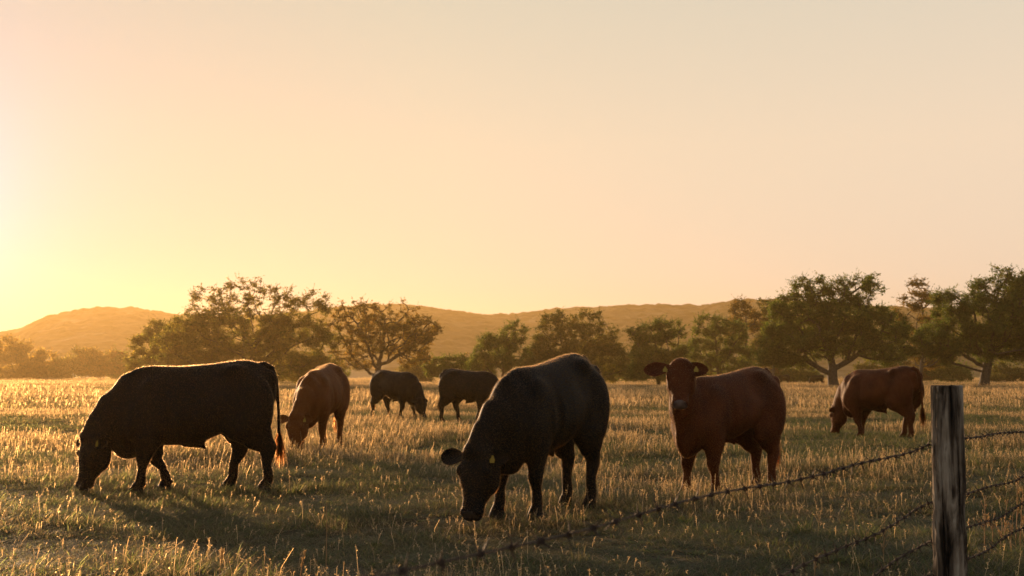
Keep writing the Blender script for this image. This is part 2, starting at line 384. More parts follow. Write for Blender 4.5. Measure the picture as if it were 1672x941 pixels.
class Field:
    def __init__(s, lo, hi, h):
        s.h = h; s.lo = np.array(lo, float)
        n = [int((b-a)/h)+2 for a, b in zip(lo, hi)]
        g = [np.arange(k)*h+a for k, a in zip(n, lo)]
        s.X, s.Y, s.Z = np.meshgrid(*g, indexing='ij'); s.X = s.X.astype(np.float32); s.Y = s.Y.astype(np.float32); s.Z = s.Z.astype(np.float32)
        s.F = np.full(s.X.shape, 1.0, np.float32)
    def box(s, lo, hi):
        a = np.maximum(((np.array(lo)-s.lo)/s.h).astype(int), 0); b = np.minimum(((np.array(hi)-s.lo)/s.h).astype(int)+2, s.F.shape)
        return tuple(slice(int(i), int(max(j, i))) for i, j in zip(a, b))
    def union(s, sl, d, k):
        f = s.F[sl]
        if k <= 0: s.F[sl] = np.minimum(f, d); return
        hh = np.clip(0.5+0.5*(f-d)/k, 0, 1); s.F[sl] = f*(1-hh)+d*hh-k*hh*(1-hh)
    def chain(s, pts, ra, rb, side=(0, 1, 0), k=0.03, ex=2.0):
        """swept ellipse: ra = radius along the side vector, rb = radius normal to it"""
        pts = np.asarray(pts, float); m = max(max(ra), max(rb))+k+s.h*2
        sl = s.box(pts.min(0)-m, pts.max(0)+m); X, Y, Z = s.X[sl], s.Y[sl], s.Z[sl]
        best = np.full(X.shape, 9.0, np.float32)
        for i in range(len(pts)-1):
            a, b = pts[i], pts[i+1]; L = np.linalg.norm(b-a); T = (b-a)/L
            S = np.asarray(side[i] if isinstance(side, list) else side, float); S = unit(S-T*np.dot(S, T)); Nn = np.cross(S, T)
            dx, dy, dz = X-a[0], Y-a[1], Z-a[2]
            tt = dx*T[0]+dy*T[1]+dz*T[2]; t = np.clip(tt/L, 0, 1); u = t*t*(3-2*t)*0.5+t*0.5
            r1 = ra[i]+(ra[i+1]-ra[i])*u; r2 = rb[i]+(rb[i+1]-rb[i])*u
            ds = np.abs(dx*S[0]+dy*S[1]+dz*S[2])/r1; dn = np.abs(dx*Nn[0]+dy*Nn[1]+dz*Nn[2])/r2; dt = np.abs(tt-t*L)/np.minimum(r1, r2)
            q = (ds**ex+dn**ex+dt**ex)**(1/ex)
            best = np.minimum(best, (q-1)*np.minimum(r1, r2))
        s.union(sl, best, k)
    def blob(s, c, r, k=0.03, ax=None):
        c = np.asarray(c, float); r = np.asarray(r, float); m = r.max()+k+2*s.h
        sl = s.box(c-m, c+m); D = [s.X[sl]-c[0], s.Y[sl]-c[1], s.Z[sl]-c[2]]
        if ax is not None: D = [D[0]*a[0]+D[1]*a[1]+D[2]*a[2] for a in ax]
        q = np.sqrt((D[0]/r[0])**2+(D[1]/r[1])**2+(D[2]/r[2])**2); s.union(sl, (q-1)*r.min(), k)
    def carve(s, c, r, k=0.01, ax=None):
        c = np.asarray(c, float); r = np.asarray(r, float); m = r.max()+k+2*s.h
        sl = s.box(c-m, c+m); D = [s.X[sl]-c[0], s.Y[sl]-c[1], s.Z[sl]-c[2]]
        if ax is not None: D = [D[0]*a[0]+D[1]*a[1]+D[2]*a[2] for a in ax]
        q = np.sqrt((D[0]/r[0])**2+(D[1]/r[1])**2+(D[2]/r[2])**2); d = -(q-1)*r.min(); f = s.F[sl]
        hh = np.clip(0.5-0.5*(f-d)/k, 0, 1); s.F[sl] = f*(1-hh)+d*hh+k*hh*(1-hh)

def smooth_mesh(V, F, it=2, lam=0.5):
    n = len(V); E = np.concatenate([F[:, [0, 1]], F[:, [1, 2]], F[:, [2, 3]], F[:, [3, 0]]]); E = np.concatenate([E, E[:, ::-1]])
    deg = np.bincount(E[:, 0], minlength=n)[:, None]
    for k in range(it):
        for l in (lam, -lam*0.9):
            S = np.stack([np.bincount(E[:, 0], weights=V[E[:, 1], c], minlength=n) for c in range(3)], -1)
            V = V+l*(S/np.maximum(deg, 1)-V)
    return V
def normals(V, F):
    n = np.cross(V[F[:, 2]]-V[F[:, 0]], V[F[:, 3]]-V[F[:, 1]]); vn = np.zeros_like(V)
    for c in range(4):
        for a in range(3): vn[:, a] += np.bincount(F[:, c], weights=n[:, a], minlength=len(V))
    return vn/(np.linalg.norm(vn, axis=1)[:, None]+1e-12), np.linalg.norm(n, axis=1)*0.5

# torso rings: X, top z, bottom z, half width
TORSO = [(-0.86, 1.30, 1.00, .13), (-0.80, 1.42, 0.92, .20), (-0.70, 1.485, 0.82, .255), (-0.55, 1.515, 0.75, .290), (-0.38, 1.495, 0.70, .305), (-0.18, 1.470, 0.615, .345),
    (0.02, 1.458, 0.545, .375), (0.22, 1.452, 0.535, .365), (0.42, 1.450, 0.54, .335), (0.58, 1.430, 0.52, .285), (0.70, 1.36, 0.47, .245), (0.80, 1.24, 0.48, .20)]

def make_cow(name, label, color, px, py, apparent, neck=None, head_dir=None, head_up=None, front=(0.66, 0.36), rear=(-0.44, -0.80),
             neck_yaw=0.0, scale=1.0, girth=1.0, ears=1.0, tags=(), tail_side=0.0, seed=1, h=0.0155, muzzle='dark', grazing=True, legw=1.18, hairs=70000, ear_back=0.25,tail_len=1.0, sheath=True, earw=1.0, head_pitch=-76, head_yaw=None, hs=1.10, hw=1.08, tagc=0, deep=0.05, drop=0.03):
    """local +X is forward; apparent: 0 = pure profile facing the picture's left, +90 = facing the camera"""
    rng = np.random.default_rng(seed)
    F = Field((-1.12, -0.62, -0.02), (2.0, 0.62, 1.85), h)
    xs_, ts_, bs_, ws_ = [np.array(v) for v in zip(*TORSO)]
    def sm(v):            # smooth curve through the rings
        g = np.linspace(xs_[0], xs_[-1], 400); y_ = np.interp(g, xs_, v); kk_ = np.hanning(45); kk_ /= kk_.sum()
        y_ = np.convolve(np.pad(y_, 22, mode='edge'), kk_, 'valid'); return g, y_
    g_, tt_ = sm(ts_-drop*np.clip((xs_+.35)/.9, 0, 1)); _, bb_ = sm(bs_+deep*np.clip((xs_+.9)/.5, 0, 1)); _, ww_ = sm(ws_*girth)
    x1d = F.X[:, 0, 0]; xe = np.clip(x1d, xs_[0], xs_[-1]); T1 = np.interp(xe, g_, tt_)[:, None, None]; B1 = np.interp(xe, g_, bb_)[:, None, None]; W1 = np.interp(xe, g_, ww_)[:, None, None]
    zc_, hh_ = (T1+B1)/2, (T1-B1)/2; ez = (F.Z-zc_)/hh_; wz = W1*(1-0.20*np.clip(ez, -.4, 1.0)-0.04)
    over = np.maximum(np.maximum(xs_[0]-x1d, x1d-xs_[-1]), 0)[:, None, None]/np.where(x1d < 0, .05, .12)[:, None, None]
    q_ = (np.abs(F.Y/wz)**2.15+np.abs(ez)**2.15+over**2.15)**(1/2.15); F.F = ((q_-1)*np.minimum(W1, hh_)).astype(np.float32)
    # hip bones, rump, shoulder, brisket, flank
    for sgn in (1, -1):
        F.blob((-0.42, sgn*0.195*girth, 1.385), (.09, .05, .06), .10)
        F.blob((-0.82, sgn*0.10, 1.32), (.07, .05, .08), .06)
        F.blob((0.53, sgn*0.225*girth, 0.98), (.15, .075, .27), .08)
        F.blob((0.66, sgn*0.22*girth, 0.82), (.14, .09, .17), .08)
        F.blob((-0.64, sgn*0.215*girth, 1.00), (.22, .12, .33), .055)
        F.blob((-0.38, sgn*0.235*girth, 0.80), (.13, .06, .17), .07)
    F.blob((0.76, 0, 0.55+deep*.8), (.17, .12, .15), .10)
    F.blob((0.54, 0, 1.375-drop), (.20, .06, .07), .08)
    for sgn in (1, -1):      # hollow of the flank, groove behind the shoulder, pin bones
        F.carve((-0.24, sgn*0.345*girth, 1.25), (.12, .055, .10), .07)
        F.carve((-0.30, sgn*0.375*girth, 0.80), (.07, .05, .14), .06)
        F.carve((0.31, sgn*0.395*girth, 1.0), (.05, .055, .30), .06)
        F.blob((-0.845, sgn*0.11*girth, 1.27), (.05, .035, .05), .05)
    if sheath:
        F.chain([(0.10, 0, 0.57+deep*.9), (-0.06, 0, 0.535+deep*.9), (-0.11, 0, 0.49+deep*.9)], [.045, .035, .018], [.05, .04, .018], k=.07)
    # ---- legs
    for sgn, fx, rx in ((1, front[0], rear[0]), (-1, front[1], rear[1])):
        y = sgn*0.20*girth; yl = sgn*0.165
        sh = 0.55; kx = sh+(fx-sh)*0.42
        F.chain([(sh, y, .92), (sh-.02+(fx-sh)*.1, y*.97, .66), (kx-.0, yl, .44), (kx+.01, yl, .385), (fx*.55+kx*.45, yl, .27), (fx*.85+kx*.15, yl, .15), (fx+.015, yl, .10), (fx+.03, yl, .05)],
            [.09, .085*legw, .058*legw, .056*legw, .037*legw, .042*legw, .042*legw, .05*legw], [.18, .155*legw, .080*legw, .066*legw, .041*legw, .048*legw, .045*legw, .056*legw], k=.035)
        F.chain([(fx+.03, yl, .07), (fx+.045, yl, .02)], [.052*legw, .060*legw], [.058*legw, .072*legw], k=.01)
        hx = -0.62; kx = hx+.02+(rx-hx)*.75-.05
        F.chain([(hx+.05, y*.95, 1.02), (hx+.08+(rx-hx)*.2, y*.98, .78), (hx+.0+(rx-hx)*.45, yl, .62), (kx-.02, yl, .50), (kx-.02, yl, .455), (rx*.6+kx*.4, yl, .30), (rx*.95+kx*.05-.02, yl, .16), (rx, yl, .10), (rx+.02, yl, .05)],
            [.11, .105*legw, .078*legw, .050*legw, .048*legw, .038*legw, .042*legw, .042*legw, .05*legw], [.26, .225*legw, .150*legw, .086*legw, .078*legw, .046*legw, .049*legw, .045*legw, .056*legw], k=.035)
        F.chain([(rx+.02, yl, .07), (rx+.035, yl, .02)], [.052*legw, .060*legw], [.058*legw, .072*legw], k=.01)
        F.blob((kx-.075, yl, .515), (.035, .028, .045), .035)
        F.blob((fx*.1+(0.55+(fx-.55)*.42)*.9+.03, yl, .405), (.045, .05, .05), .03)
        for dl in (fx, rx): F.blob((dl-.045, yl, .105), (.022, .035, .02), .012)
    # ---- neck and head
    cyw, syw = math.cos(neck_yaw), math.sin(neck_yaw)
    if neck is None:
        neck = [(0.70, 1.02), (0.87, 0.93), (1.01, 0.78), (1.13, 0.59)] if grazing else [(0.70, 1.05), (0.86, 1.12), (1.00, 1.26), (1.12, 1.42)]
    base = neck[0][0]; pts = []; sides = []
    for i, (x, z) in enumerate(neck):
        f = i/(len(neck)-1); a = neck_yaw*f; dx = x-base
        pts.append((base+dx*math.cos(a*.6), dx*math.sin(a*.6), z-drop*(1-f))); sides.append((-math.sin(a), math.cos(a), 0))
    F.chain(pts, [.215*girth, .165, .125, .105], [.345, .265, .215, .18] if grazing else [.36, .26, .20, .16], sides, .07)
    if grazing: dl_ = [(pts[k][0]-.10-.03*k, pts[k][1], pts[k][2]-(.40, .31, .25, .20)[k]) for k in (0, 1, 2)]
    else: dl_ = [(pts[k][0]+(.06, .08, .06)[k], pts[k][1], pts[k][2]-(.42, .31, .23)[k]) for k in (0, 1, 2)]
    F.chain(dl_, [.04, .03, .022], [.10, .09, .05], sides[:3], .07)
    poll = np.array(pts[-1])
    hy = neck_yaw if head_yaw is None else head_yaw; cyw, syw = math.cos(hy), math.sin(hy)
    U = unit(head_dir if head_dir is not None else ((math.cos(R(head_pitch))*cyw, math.cos(R(head_pitch))*syw, math.sin(R(head_pitch))) if grazing else (cyw*math.cos(R(head_pitch)), syw*math.cos(R(head_pitch)), math.sin(R(head_pitch)))))
    W = unit(np.cross(U, np.asarray(head_up if head_up is not None else ((cyw, syw, 0.35) if grazing else (cyw, syw, .5)), float)))   # towards its right
    Vv = np.cross(W, U)                                   # out of the forehead
    o = poll+Vv*0.07+U*(-0.02)
    H = lambda s, v, w_=0.0: o+(U*s+Vv*v+W*w_*hw)*hs
    ringv = [(-0.02, .035, -.13, .075), (0.04, .055, -.20, .110), (0.12, .058, -.245, .122), (0.20, .045, -.245, .118), (0.29, .028, -.20, .088), (0.38, .016, -.155, .072), (0.44, .008, -.135, .074), (0.485, -.010, -.120, .070)]
    F.chain([H(s, (a+b)/2) for s, a, b, w_ in ringv], [w_*hs*hw for *_, w_ in ringv], [(a-b)/2*hs for s, a, b, w_ in ringv], tuple(W), .03, 2.3)
    F.blob(H(0.00, .030), (.05, .075, .045), .06, (U, W, Vv))
    for sg in (1, -1):
        F.blob(H(.15, .005, sg*.108), (.045, .02, .03), .03, (U, W, Vv))       # brow
        F.blob(H(.18, -.15, sg*.085), (.09, .03, .08), .04, (U, W, Vv))        # cheek
        F.blob(H(.475, -.018, sg*.045), (.034, .032, .030), .02, (U, W, Vv))
        F.carve(H(.515, -.018, sg*.040), (.020, .015, .020), .012, (U, W, Vv))
        F.carve(H(.175, -.012, sg*.128), (.026, .015, .018), .015, (U, W, Vv))
    F.chain([H(.455, -.13, -.03), H(.455, -.13, .03)], [.030, .030], [.022, .022], tuple(U), .025)
    # ---- tail
    ty = tail_side
    tail = [(-0.76, 0, 1.46), (-0.86, ty*.2, 1.42), (-0.91, ty*.4, 1.30), (-0.935, ty*.7, 1.08), (-0.95, ty*.9, 0.86), (-0.955, ty, 0.70), (-0.96, ty, 0.56)]
    F.chain(tail, [.038, .032, .026, .022, .019, .022, .024], [.04, .034, .026, .022, .019, .022, .024], k=.03)
    V, Q = surface_nets(F.F, F.lo, h); V = smooth_mesh(V, Q, 6)
    vn, ar = normals(V, Q)
    # keep the outward direction
    if (vn*(V-V.mean(0))).sum() < 0: Q = Q[:, ::-1]; vn = -vn
    mid = np.zeros(len(Q), int); fc = V[Q].mean(1)
    rel = fc-o; su = rel@U; sv = rel@Vv; sw = rel@W
    nose = (su/hs > .485-.10*np.clip(sv/hs+.03, 0, .04)+6*(sw/hs)**2-.02) & (sv/hs > -.085) & (su < .70) & (sv < .1); mid[nose] = 2
    hoof = fc[:, 2] < .065; mid[hoof] = 3
    mb_v = [V]; mb_q = [Q]; mb_m = [mid]; nv = len(V)
    ext = MB()
    # ears: cupped leaves
    for sg in (1, -1):
        a0 = H(.035, -.005, sg*.085); dirn = unit(W*sg*1.0+Vv*(-ear_back)+U*(-0.02)+np.array([0, 0, -0.10 if not grazing else 0.0]))
        wid = unit(np.cross(dirn, Vv)); wid = unit(wid-dirn*np.dot(wid, dirn)); nrm = np.cross(dirn, wid)
        if np.dot(nrm, Vv) < 0: nrm = -nrm
        rows = [(0, .030, .030), (.04, .040, .034), (.09, .060, .026), (.15, .072, .022), (.205, .062, .016), (.245, .038, .012), (.265, .010, .006)]
        vs = []; nsd = 14
        for (l, hw, tk) in rows:
            for q in range(nsd):
                th_ = 2*np.pi*q/nsd; cc, ss = math.cos(th_), math.sin(th_)
                cup = -0.045*(1-(cc)**2)*(hw/.072)
                vs.append(a0+dirn*l*ears+wid*cc*hw*ears*earw+nrm*(ss*tk*0.5+cup*(1 if l > .03 else 0)))
        n_ = len(rows); ii = np.arange(n_-1)[:, None]*nsd; jj = np.arange(nsd)[None]; kk = (jj+1) % nsd
        ext.add(vs, np.stack([ii+jj, ii+kk, ii+nsd+kk, ii+nsd+jj], -1).reshape(-1, 4), 0)
    for sg in (1, -1):      # eyes
        c = H(.175, -.016, sg*.113); vs = []
        for a in range(7):
            for b in range(10):
                p_, q_ = math.pi*a/6, 2*math.pi*b/10
                vs.append(c+0.022*(U*math.sin(p_)*math.cos(q_)+Vv*math.sin(p_)*math.sin(q_)*.8+W*math.cos(p_)))
        ii = np.arange(6)[:, None]*10; jj = np.arange(10)[None]; kk = (jj+1) % 10
        ext.add(vs, np.stack([ii+jj, ii+kk, ii+10+kk, ii+10+jj], -1).reshape(-1, 4), 4)
    for (k, mi), l in ext.f.items():
        a = np.concatenate(l); mb_q.append(a+nv); mb_m.append(np.full(len(a), mi))
    mb_v += [np.concatenate(ext.v)]
    V_all = np.concatenate(mb_v); Q_all = np.concatenate(mb_q); M_all = np.concatenate(mb_m)
    # short coat: one thin triangle per tuft of hairs
    vn2, ar2 = normals(V_all, Q_all); ok = (M_all == 0); pr = ar2*ok; pr /= pr.sum()
    pick = rng.choice(len(Q_all), hairs, p=pr); uv = rng.random((hairs, 2))
    q = Q_all[pick]; P = (V_all[q[:, 0]]*(1-uv[:, :1])+V_all[q[:, 1]]*uv[:, :1])*(1-uv[:, 1:])+(V_all[q[:, 3]]*(1-uv[:, :1])+V_all[q[:, 2]]*uv[:, :1])*uv[:, 1:]
    nn = np.cross(V_all[q[:, 2]]-V_all[q[:, 0]], V_all[q[:, 3]]-V_all[q[:, 1]]); nn /= np.linalg.norm(nn, axis=1)[:, None]+1e-12
    nn *= np.sign((nn*vn2[q[:, 0]]).sum(1))[:, None]
    flow = np.array([-0.5, 0, -0.75])+rng.normal(0, .35, (hairs, 3)); d = nn*0.45+flow*0.8; d /= np.linalg.norm(d, axis=1)[:, None]
    L = rng.uniform(.009, .020, hairs)[:, None]; sd = np.cross(d, nn+rng.normal(0, .25, (hairs, 3))); sd /= np.linalg.norm(sd, axis=1)[:, None]+1e-9
    wv = 0.0012
    HV = np.stack([P-sd*wv-nn*.002, P+sd*wv-nn*.002, P+d*L], 1).reshape(-1, 3); HF = np.arange(hairs*3).reshape(-1, 3)+len(V_all)
    # sparse upright guard hairs, which catch the low sun along the outline
    ng = int(hairs*1.2); pk = rng.choice(len(Q_all), ng, p=pr); q = Q_all[pk]; uv = rng.random((ng, 1)); P = V_all[q[:, 0]]*(1-uv)+V_all[q[:, 2]]*uv
    nn = np.cross(V_all[q[:, 2]]-V_all[q[:, 0]], V_all[q[:, 3]]-V_all[q[:, 1]]); nn /= np.linalg.norm(nn, axis=1)[:, None]+1e-12; nn *= np.sign((nn*vn2[q[:, 0]]).sum(1))[:, None]
    d = nn*.9+np.array([-.25, 0, -.2])+rng.normal(0, .22, (ng, 3)); d /= np.linalg.norm(d, axis=1)[:, None]; sd = np.cross(d, rng.normal(0, 1, (ng, 3))); sd /= np.linalg.norm(sd, axis=1)[:, None]+1e-9
    L = rng.uniform(.010, .021, ng)[:, None]; HV = np.concatenate([HV, np.stack([P-sd*.0004-nn*.002, P+sd*.0004-nn*.002, P+d*L], 1).reshape(-1, 3)])
    HF = np.arange((hairs+ng)*3).reshape(-1, 3)+len(V_all)
    # tail switch: long hair strands
    ns = 420; st = np.array(tail[-1])+rng.normal(0, .016, (ns, 3))+np.array([0, 0, .10])*rng.random((ns, 1)); en = st+np.stack([rng.normal(-.01, .035, ns), rng.normal(0, .03, ns), -rng.uniform(.14, .36, ns)*tail_len], -1)
    md = (st+en)/2+rng.normal(0, .012, (ns, 3)); sdv = rng.normal(0, 1, (ns, 3)); sdv /= np.linalg.norm(sdv, axis=1)[:, None]; sdv *= 0.0028
    TV = np.stack([st-sdv, st+sdv, md+sdv, md-sdv, en], 1).reshape(-1, 3); b0 = np.arange(ns)[:, None]*5+len(V_all)+len(HV)
    TQ = b0+np.array([[0, 1, 2, 3]]); TT = b0+np.array([[3, 2, 4]])
    hide = M[color+'_hide']; hair = M[color+'_hair']
    root = empty('cow', (0, 0, 0))
    x0, y0 = at(px, py); base_az = -math.atan2(x0, y0)    # direction to the camera
    yaw = math.pi+base_az+apparent
    mats = [hide, hair, M['muzzle_pale' if muzzle == 'pale' else 'muzzle_dark'], M['hoof'], M['eye'], M['guard_hair']]
    ob = mesh_np('body', np.concatenate([V_all, HV, TV]), [np.concatenate([Q_all, TQ]), np.concatenate([HF, TT])], None, mats, root, True,
        np.concatenate([M_all, np.full(ns, 1), np.full(hairs, 1), np.full(ng, 5), np.full(ns, 1)]))
    for sg in tags:
        a0 = H(.035, -.005, sg*.085); dirn = unit(W*sg-Vv*ear_back+np.array([0, 0, -0.10 if not grazing else 0.0])); c = a0+dirn*.15*ears+Vv*.022+U*.0
        t2 = MB(); down = unit(U*0.9+np.array([0, 0, -0.6])); down = unit(down-Vv*np.dot(down, Vv)); sx = np.cross(down, Vv)
        prof = [(-.008, -.02), (.008, -.02), (.011, .0), (.025, .014), (.025, .048), (-.025, .048), (-.025, .014), (-.011, .0)]
        fr = [c+sx*a+down*b+Vv*.012 for a, b in prof]; bk = [c+sx*a+down*b+Vv*.006 for a, b in prof]; m_ = len(prof)
        t2.add(fr+bk, [list(range(m_)), list(range(2*m_-1, m_-1, -1))]); t2.add(fr+bk, [(k, (k+1) % m_, m_+(k+1) % m_, m_+k) for k in range(m_)])
        t2.build('ear_tag', M['ear_tag'], root, smooth=False)
    root.location = (x0, y0, float(ground_z(x0, y0))); root.rotation_euler = (0, 0, yaw); root.scale = (scale,)*3
    tag(root, label, 'cow', 'beef cattle in the pasture')
    return root

import sys
FASTCOW = False
make_cow('cow', 'largest black cow in profile at the left, head down grazing, long tail hanging straight', 'black', 322, 797, R(4), seed=1, front=(0.62, 0.30), rear=(-0.80, -0.42), neck_yaw=R(20), head_yaw=R(32), tags=(-1,), ears=1.0, hw=1.2, deep=0.0)
make_cow('cow', 'reddish brown cow facing us with head down, beside the tail of the left cow', 'brown', 526, 737, R(74), seed=2, front=(0.50, 0.62), rear=(-0.55, -0.7), neck_yaw=R(-18), head_yaw=R(-12), tags=(-1,), sheath=False, girth=.94, ears=1.1, hw=1.2, drop=.08)
make_cow('cow', 'small distant black cow seen from behind, grazing rightwards with its head in dry grass', 'black', 646, 684, R(180-46), seed=3, neck_yaw=R(-10), hairs=20000, h=.018, hw=1.2, girth=1.06)
make_cow('cow', 'distant black cow partly hidden behind the neck of the large black cow in the middle', 'black', 766, 690, R(180-32), seed=4, neck_yaw=R(-10), hairs=20000, h=.018, hw=1.2)
make_cow('cow', 'big black cow in the middle, nearest to us, grazing with one yellow ear tag', 'black', 893, 838, R(62), seed=5, front=(0.50, 0.62), rear=(-0.58, -0.72), neck_yaw=R(-16), head_yaw=R(0), tags=(-1,), girth=.88, ears=1.12, hw=1.25, drop=.10)
make_cow('cow', 'red brown cow standing with head raised, looking at the camera, yellow tags in both ears', 'red', 1188, 793, R(54), seed=6, grazing=False, neck=[(0.70, 1.05), (0.86, 1.13), (0.99, 1.29), (1.10, 1.47)], head_pitch=-62, hs=.96, hw=1.38, front=(0.48, 0.60), rear=(-0.62, -0.78), tags=(1, -1), muzzle='pale', neck_yaw=R(34), ear_back=0.02, girth=.88, ears=1.15, earw=1.1, deep=.12, drop=.08)
make_cow('cow', 'dark red cow grazing on the right, next to the wooden fence post', 'red', 1438, 716, R(-34), seed=7, front=(0.40, 0.62), rear=(-0.78, -0.40), neck_yaw=R(-14), earw=.85)

far_src = make_cow('cow', 'tiny far black cow in the shade left of the big oak trunk', 'black', 1334, 628.5, R(10), seed=8, hairs=500, h=.03)
fc2 = far_src.copy(); C.objects.link(fc2)
for ch in far_src.children:
    c_ = ch.copy(); C.objects.link(c_); c_.parent = fc2
x_, y_ = at(1279, 628); fc2.location = (x_, y_, float(ground_z(x_, y_))); fc2.rotation_euler = (0, 0, R(195)); fc2['label'] = 'tiny far black cow just right of the rump of the standing red cow'
# ------------------------------------------------------------------ trees
BAND = {'green': [(0.022, 0.040, 0.011), (0.052, 0.078, 0.020), (0.13, 0.125, 0.035)],
        'olive': [(0.022, 0.034, 0.010), (0.062, 0.062, 0.020), (0.15, 0.105, 0.033)],
        'brown': [(0.045, 0.040, 0.015), (0.10, 0.070, 0.025), (0.20, 0.11, 0.035)]}
def make_tree(name, label, px_base, py_base, lobes, seed, tone='green', dens=1.0, leaf=0.155, fork=0.22, nattr=420, clump=0.55, trunk_r=0.30, base_y=None, cat='tree', group='oaks and brush along the far edge of the pasture'):
    """lobes: (px, py, rx, ry) ellipses of crown as seen in the photo, turned into real ellipsoids at the tree's distance"""
    rng = np.random.default_rng(seed)
    x0, y0 = at(px_base, py_base); s = F_PX/y0; gz = float(ground_z(x0, y0))
    L = []
    for k, (lx, ly, rx, ry) in enumerate(lobes):
        cz = CAM_H+(HORIZON_PX-ly)/s; cx = (lx-W_PX/2)/s
        L.append((np.array([cx-x0, rng.uniform(-.35, .35)*rx/s, cz-gz]), np.array([rx/s*1.06, rx/s*.85, ry/s*1.04])))
    A = []
    vol = np.array([l[1].prod() for l in L])**0.75; vol /= vol.sum()
    for (c, r), f in zip(L, vol):
        n = max(12, int(nattr*f)); d = rng.normal(0, 1, (n, 3)); d /= np.linalg.norm(d, axis=1)[:, None]
        A.append(c+d*r*(rng.uniform(.25, 1, (n, 1))**0.45))
    A = np.concatenate(A); A = A[A[:, 2] > 0.5]
    cen = A.mean(0); H = A[:, 2].max(); step = H*0.045
    # space colonisation
    nodes = [np.zeros(3)]; par = [-1]; fz = H*fork
    lean = unit([cen[0]*.3, cen[1]*.2, fz*1.2])
    while nodes[-1][2] < fz: nodes.append(nodes[-1]+lean*step+rng.normal(0, step*.06, 3)*[1, 1, 0]); par.append(len(nodes)-2)
    live = np.ones(len(A), bool)
    for it in range(70):
        P = np.array(nodes); 
        if not live.any(): break
        D = np.linalg.norm(A[live][:, None]-P[None], axis=2); near = D.argmin(1); dm = D.min(1)
        lidx = np.where(live)[0]; live[lidx[dm < step*1.3]] = False
        new = 0
        for n_ in np.unique(near):
            m_ = near == n_; v = (A[lidx[m_]]-P[n_]); v = (v/(np.linalg.norm(v, axis=1)[:, None]+1e-9)).mean(0)+rng.normal(0, .12, 3)
            q = P[n_]+unit(v)*step
            if np.min(np.linalg.norm(P-q, axis=1)) > step*.35: nodes.append(q); par.append(int(n_)); new += 1
        if not new: break
    P = np.array(nodes); par = np.array(par); n = len(P)
    cnt = np.zeros(n); kids = np.bincount(par[1:], minlength=n)
    cnt[kids == 0] = 1
    for k in range(n-1, 0, -1): cnt[par[k]] += cnt[k]
    rad = trunk_r*(cnt/cnt[0])**0.44; rad = np.maximum(rad, 0.02)
    rad[0] *= 1.35; rad[1] *= 1.1
    # branches as short tapered prisms
    k = np.arange(1, n); a, b = P[par[k]], P[k]; T = b-a; T /= np.linalg.norm(T, axis=1)[:, None]+1e-9
    up = np.where(np.abs(T[:, 2:3]) < .9, [[0, 0, 1.0]], [[1.0, 0, 0]]); S = np.cross(T, up); S /= np.linalg.norm(S, axis=1)[:, None]; B = np.cross(T, S)
    ns = 6; th = np.arange(ns)*2*np.pi/ns; ring = np.cos(th)[None, :, None]*S[:, None]+np.sin(th)[None, :, None]*B[:, None]
    r0 = np.minimum(rad[par[k]], rad[k]*1.5)[:, None, None]; r1 = rad[k][:, None, None]
    V = np.concatenate([a[:, None]-T[:, None]*rad[k][:, None, None]*.3+ring*r0, b[:, None]+ring*r1], 1).reshape(-1, 3)
    base = np.arange(len(k))[:, None]*2*ns; jj = np.arange(ns); kk = (jj+1) % ns
    Fq = np.stack([base+jj, base+kk, base+ns+kk, base+ns+jj], -1).reshape(-1, 4)
    root = empty(name, (x0, y0, gz-0.05)); far_k = max(1.0, y0/190)
    mesh_np('trunk', V, Fq, 4, M['bark'], root)
    # foliage: sprays of small leaves round the thin twigs
    thin = np.where(rad < trunk_r*0.16)[0]; tips = np.where(kids == 0)[0]
    src = np.concatenate([tips, tips, thin])
    nclump = int(len(A)*7.2*dens); pick = rng.choice(src, nclump); cc = P[pick]+rng.normal(0, step*.45, (nclump, 3)); zq = (cc[:, 2]-A[:, 2].min())/(H-A[:, 2].min()); cc = cc[rng.random(nclump) > np.clip(zq-.62, 0, 1)*1.3]; nclump = len(cc)
    clump = clump*far_k; leaf = leaf*far_k
    zr = np.clip((cc[:, 2]-A[:, 2].min())/(H-A[:, 2].min()), 0, 1)[:, None, None]
    nl = 52; csz = clump*rng.uniform(.4, 1.3, (nclump, 1, 1))*(1.35-.75*zr)
    off = rng.normal(0, .42, (nclump, nl, 3))*csz*[1, 1, .55]
    # short spikes that leave the clump give the ragged outline
    sp = rng.normal(0, 1, (nclump, 1, 3)); sp[..., 2] = np.abs(sp[..., 2])*.8; sp /= np.linalg.norm(sp, axis=2, keepdims=True)
    t_ = rng.random((nclump, nl, 1)); off = np.where(np.arange(nl)[None, :, None] < 18, sp*t_*clump*1.9*(.6+.6*rng.random((nclump, 1, 1)))+off*.2, off)
    c3 = (cc[:, None]+off).reshape(-1, 3); m = len(c3)
    u = rng.normal(0, 1, (m, 3)); u /= np.linalg.norm(u, axis=1)[:, None]; v = np.cross(u, rng.normal(0, 1, (m, 3))); v /= np.linalg.norm(v, axis=1)[:, None]
    sz = leaf*rng.uniform(.5, 1.2, (m, 1))
    LV = np.stack([c3-u*sz*.5, c3+v*sz*.28, c3+u*sz*.5, c3-v*sz*.28], 1).reshape(-1, 3)
    bd = np.array(BAND[tone]); ci = rng.random((nclump, 1)); cl = np.where(ci < .5, bd[0]*(1-ci*2)+bd[1]*ci*2, bd[1]*(2-ci*2)+bd[2]*(ci*2-1))
    cl = np.repeat(cl, nl, 0)*rng.uniform(.75, 1.25, (m, 1)); cl = np.repeat(cl, 4, 0)
    mesh_np('crown', LV, np.arange(m*4).reshape(-1, 4), 4, M['leaf'], root, cols=cl)
    tag(root, label, cat, group)
    return root

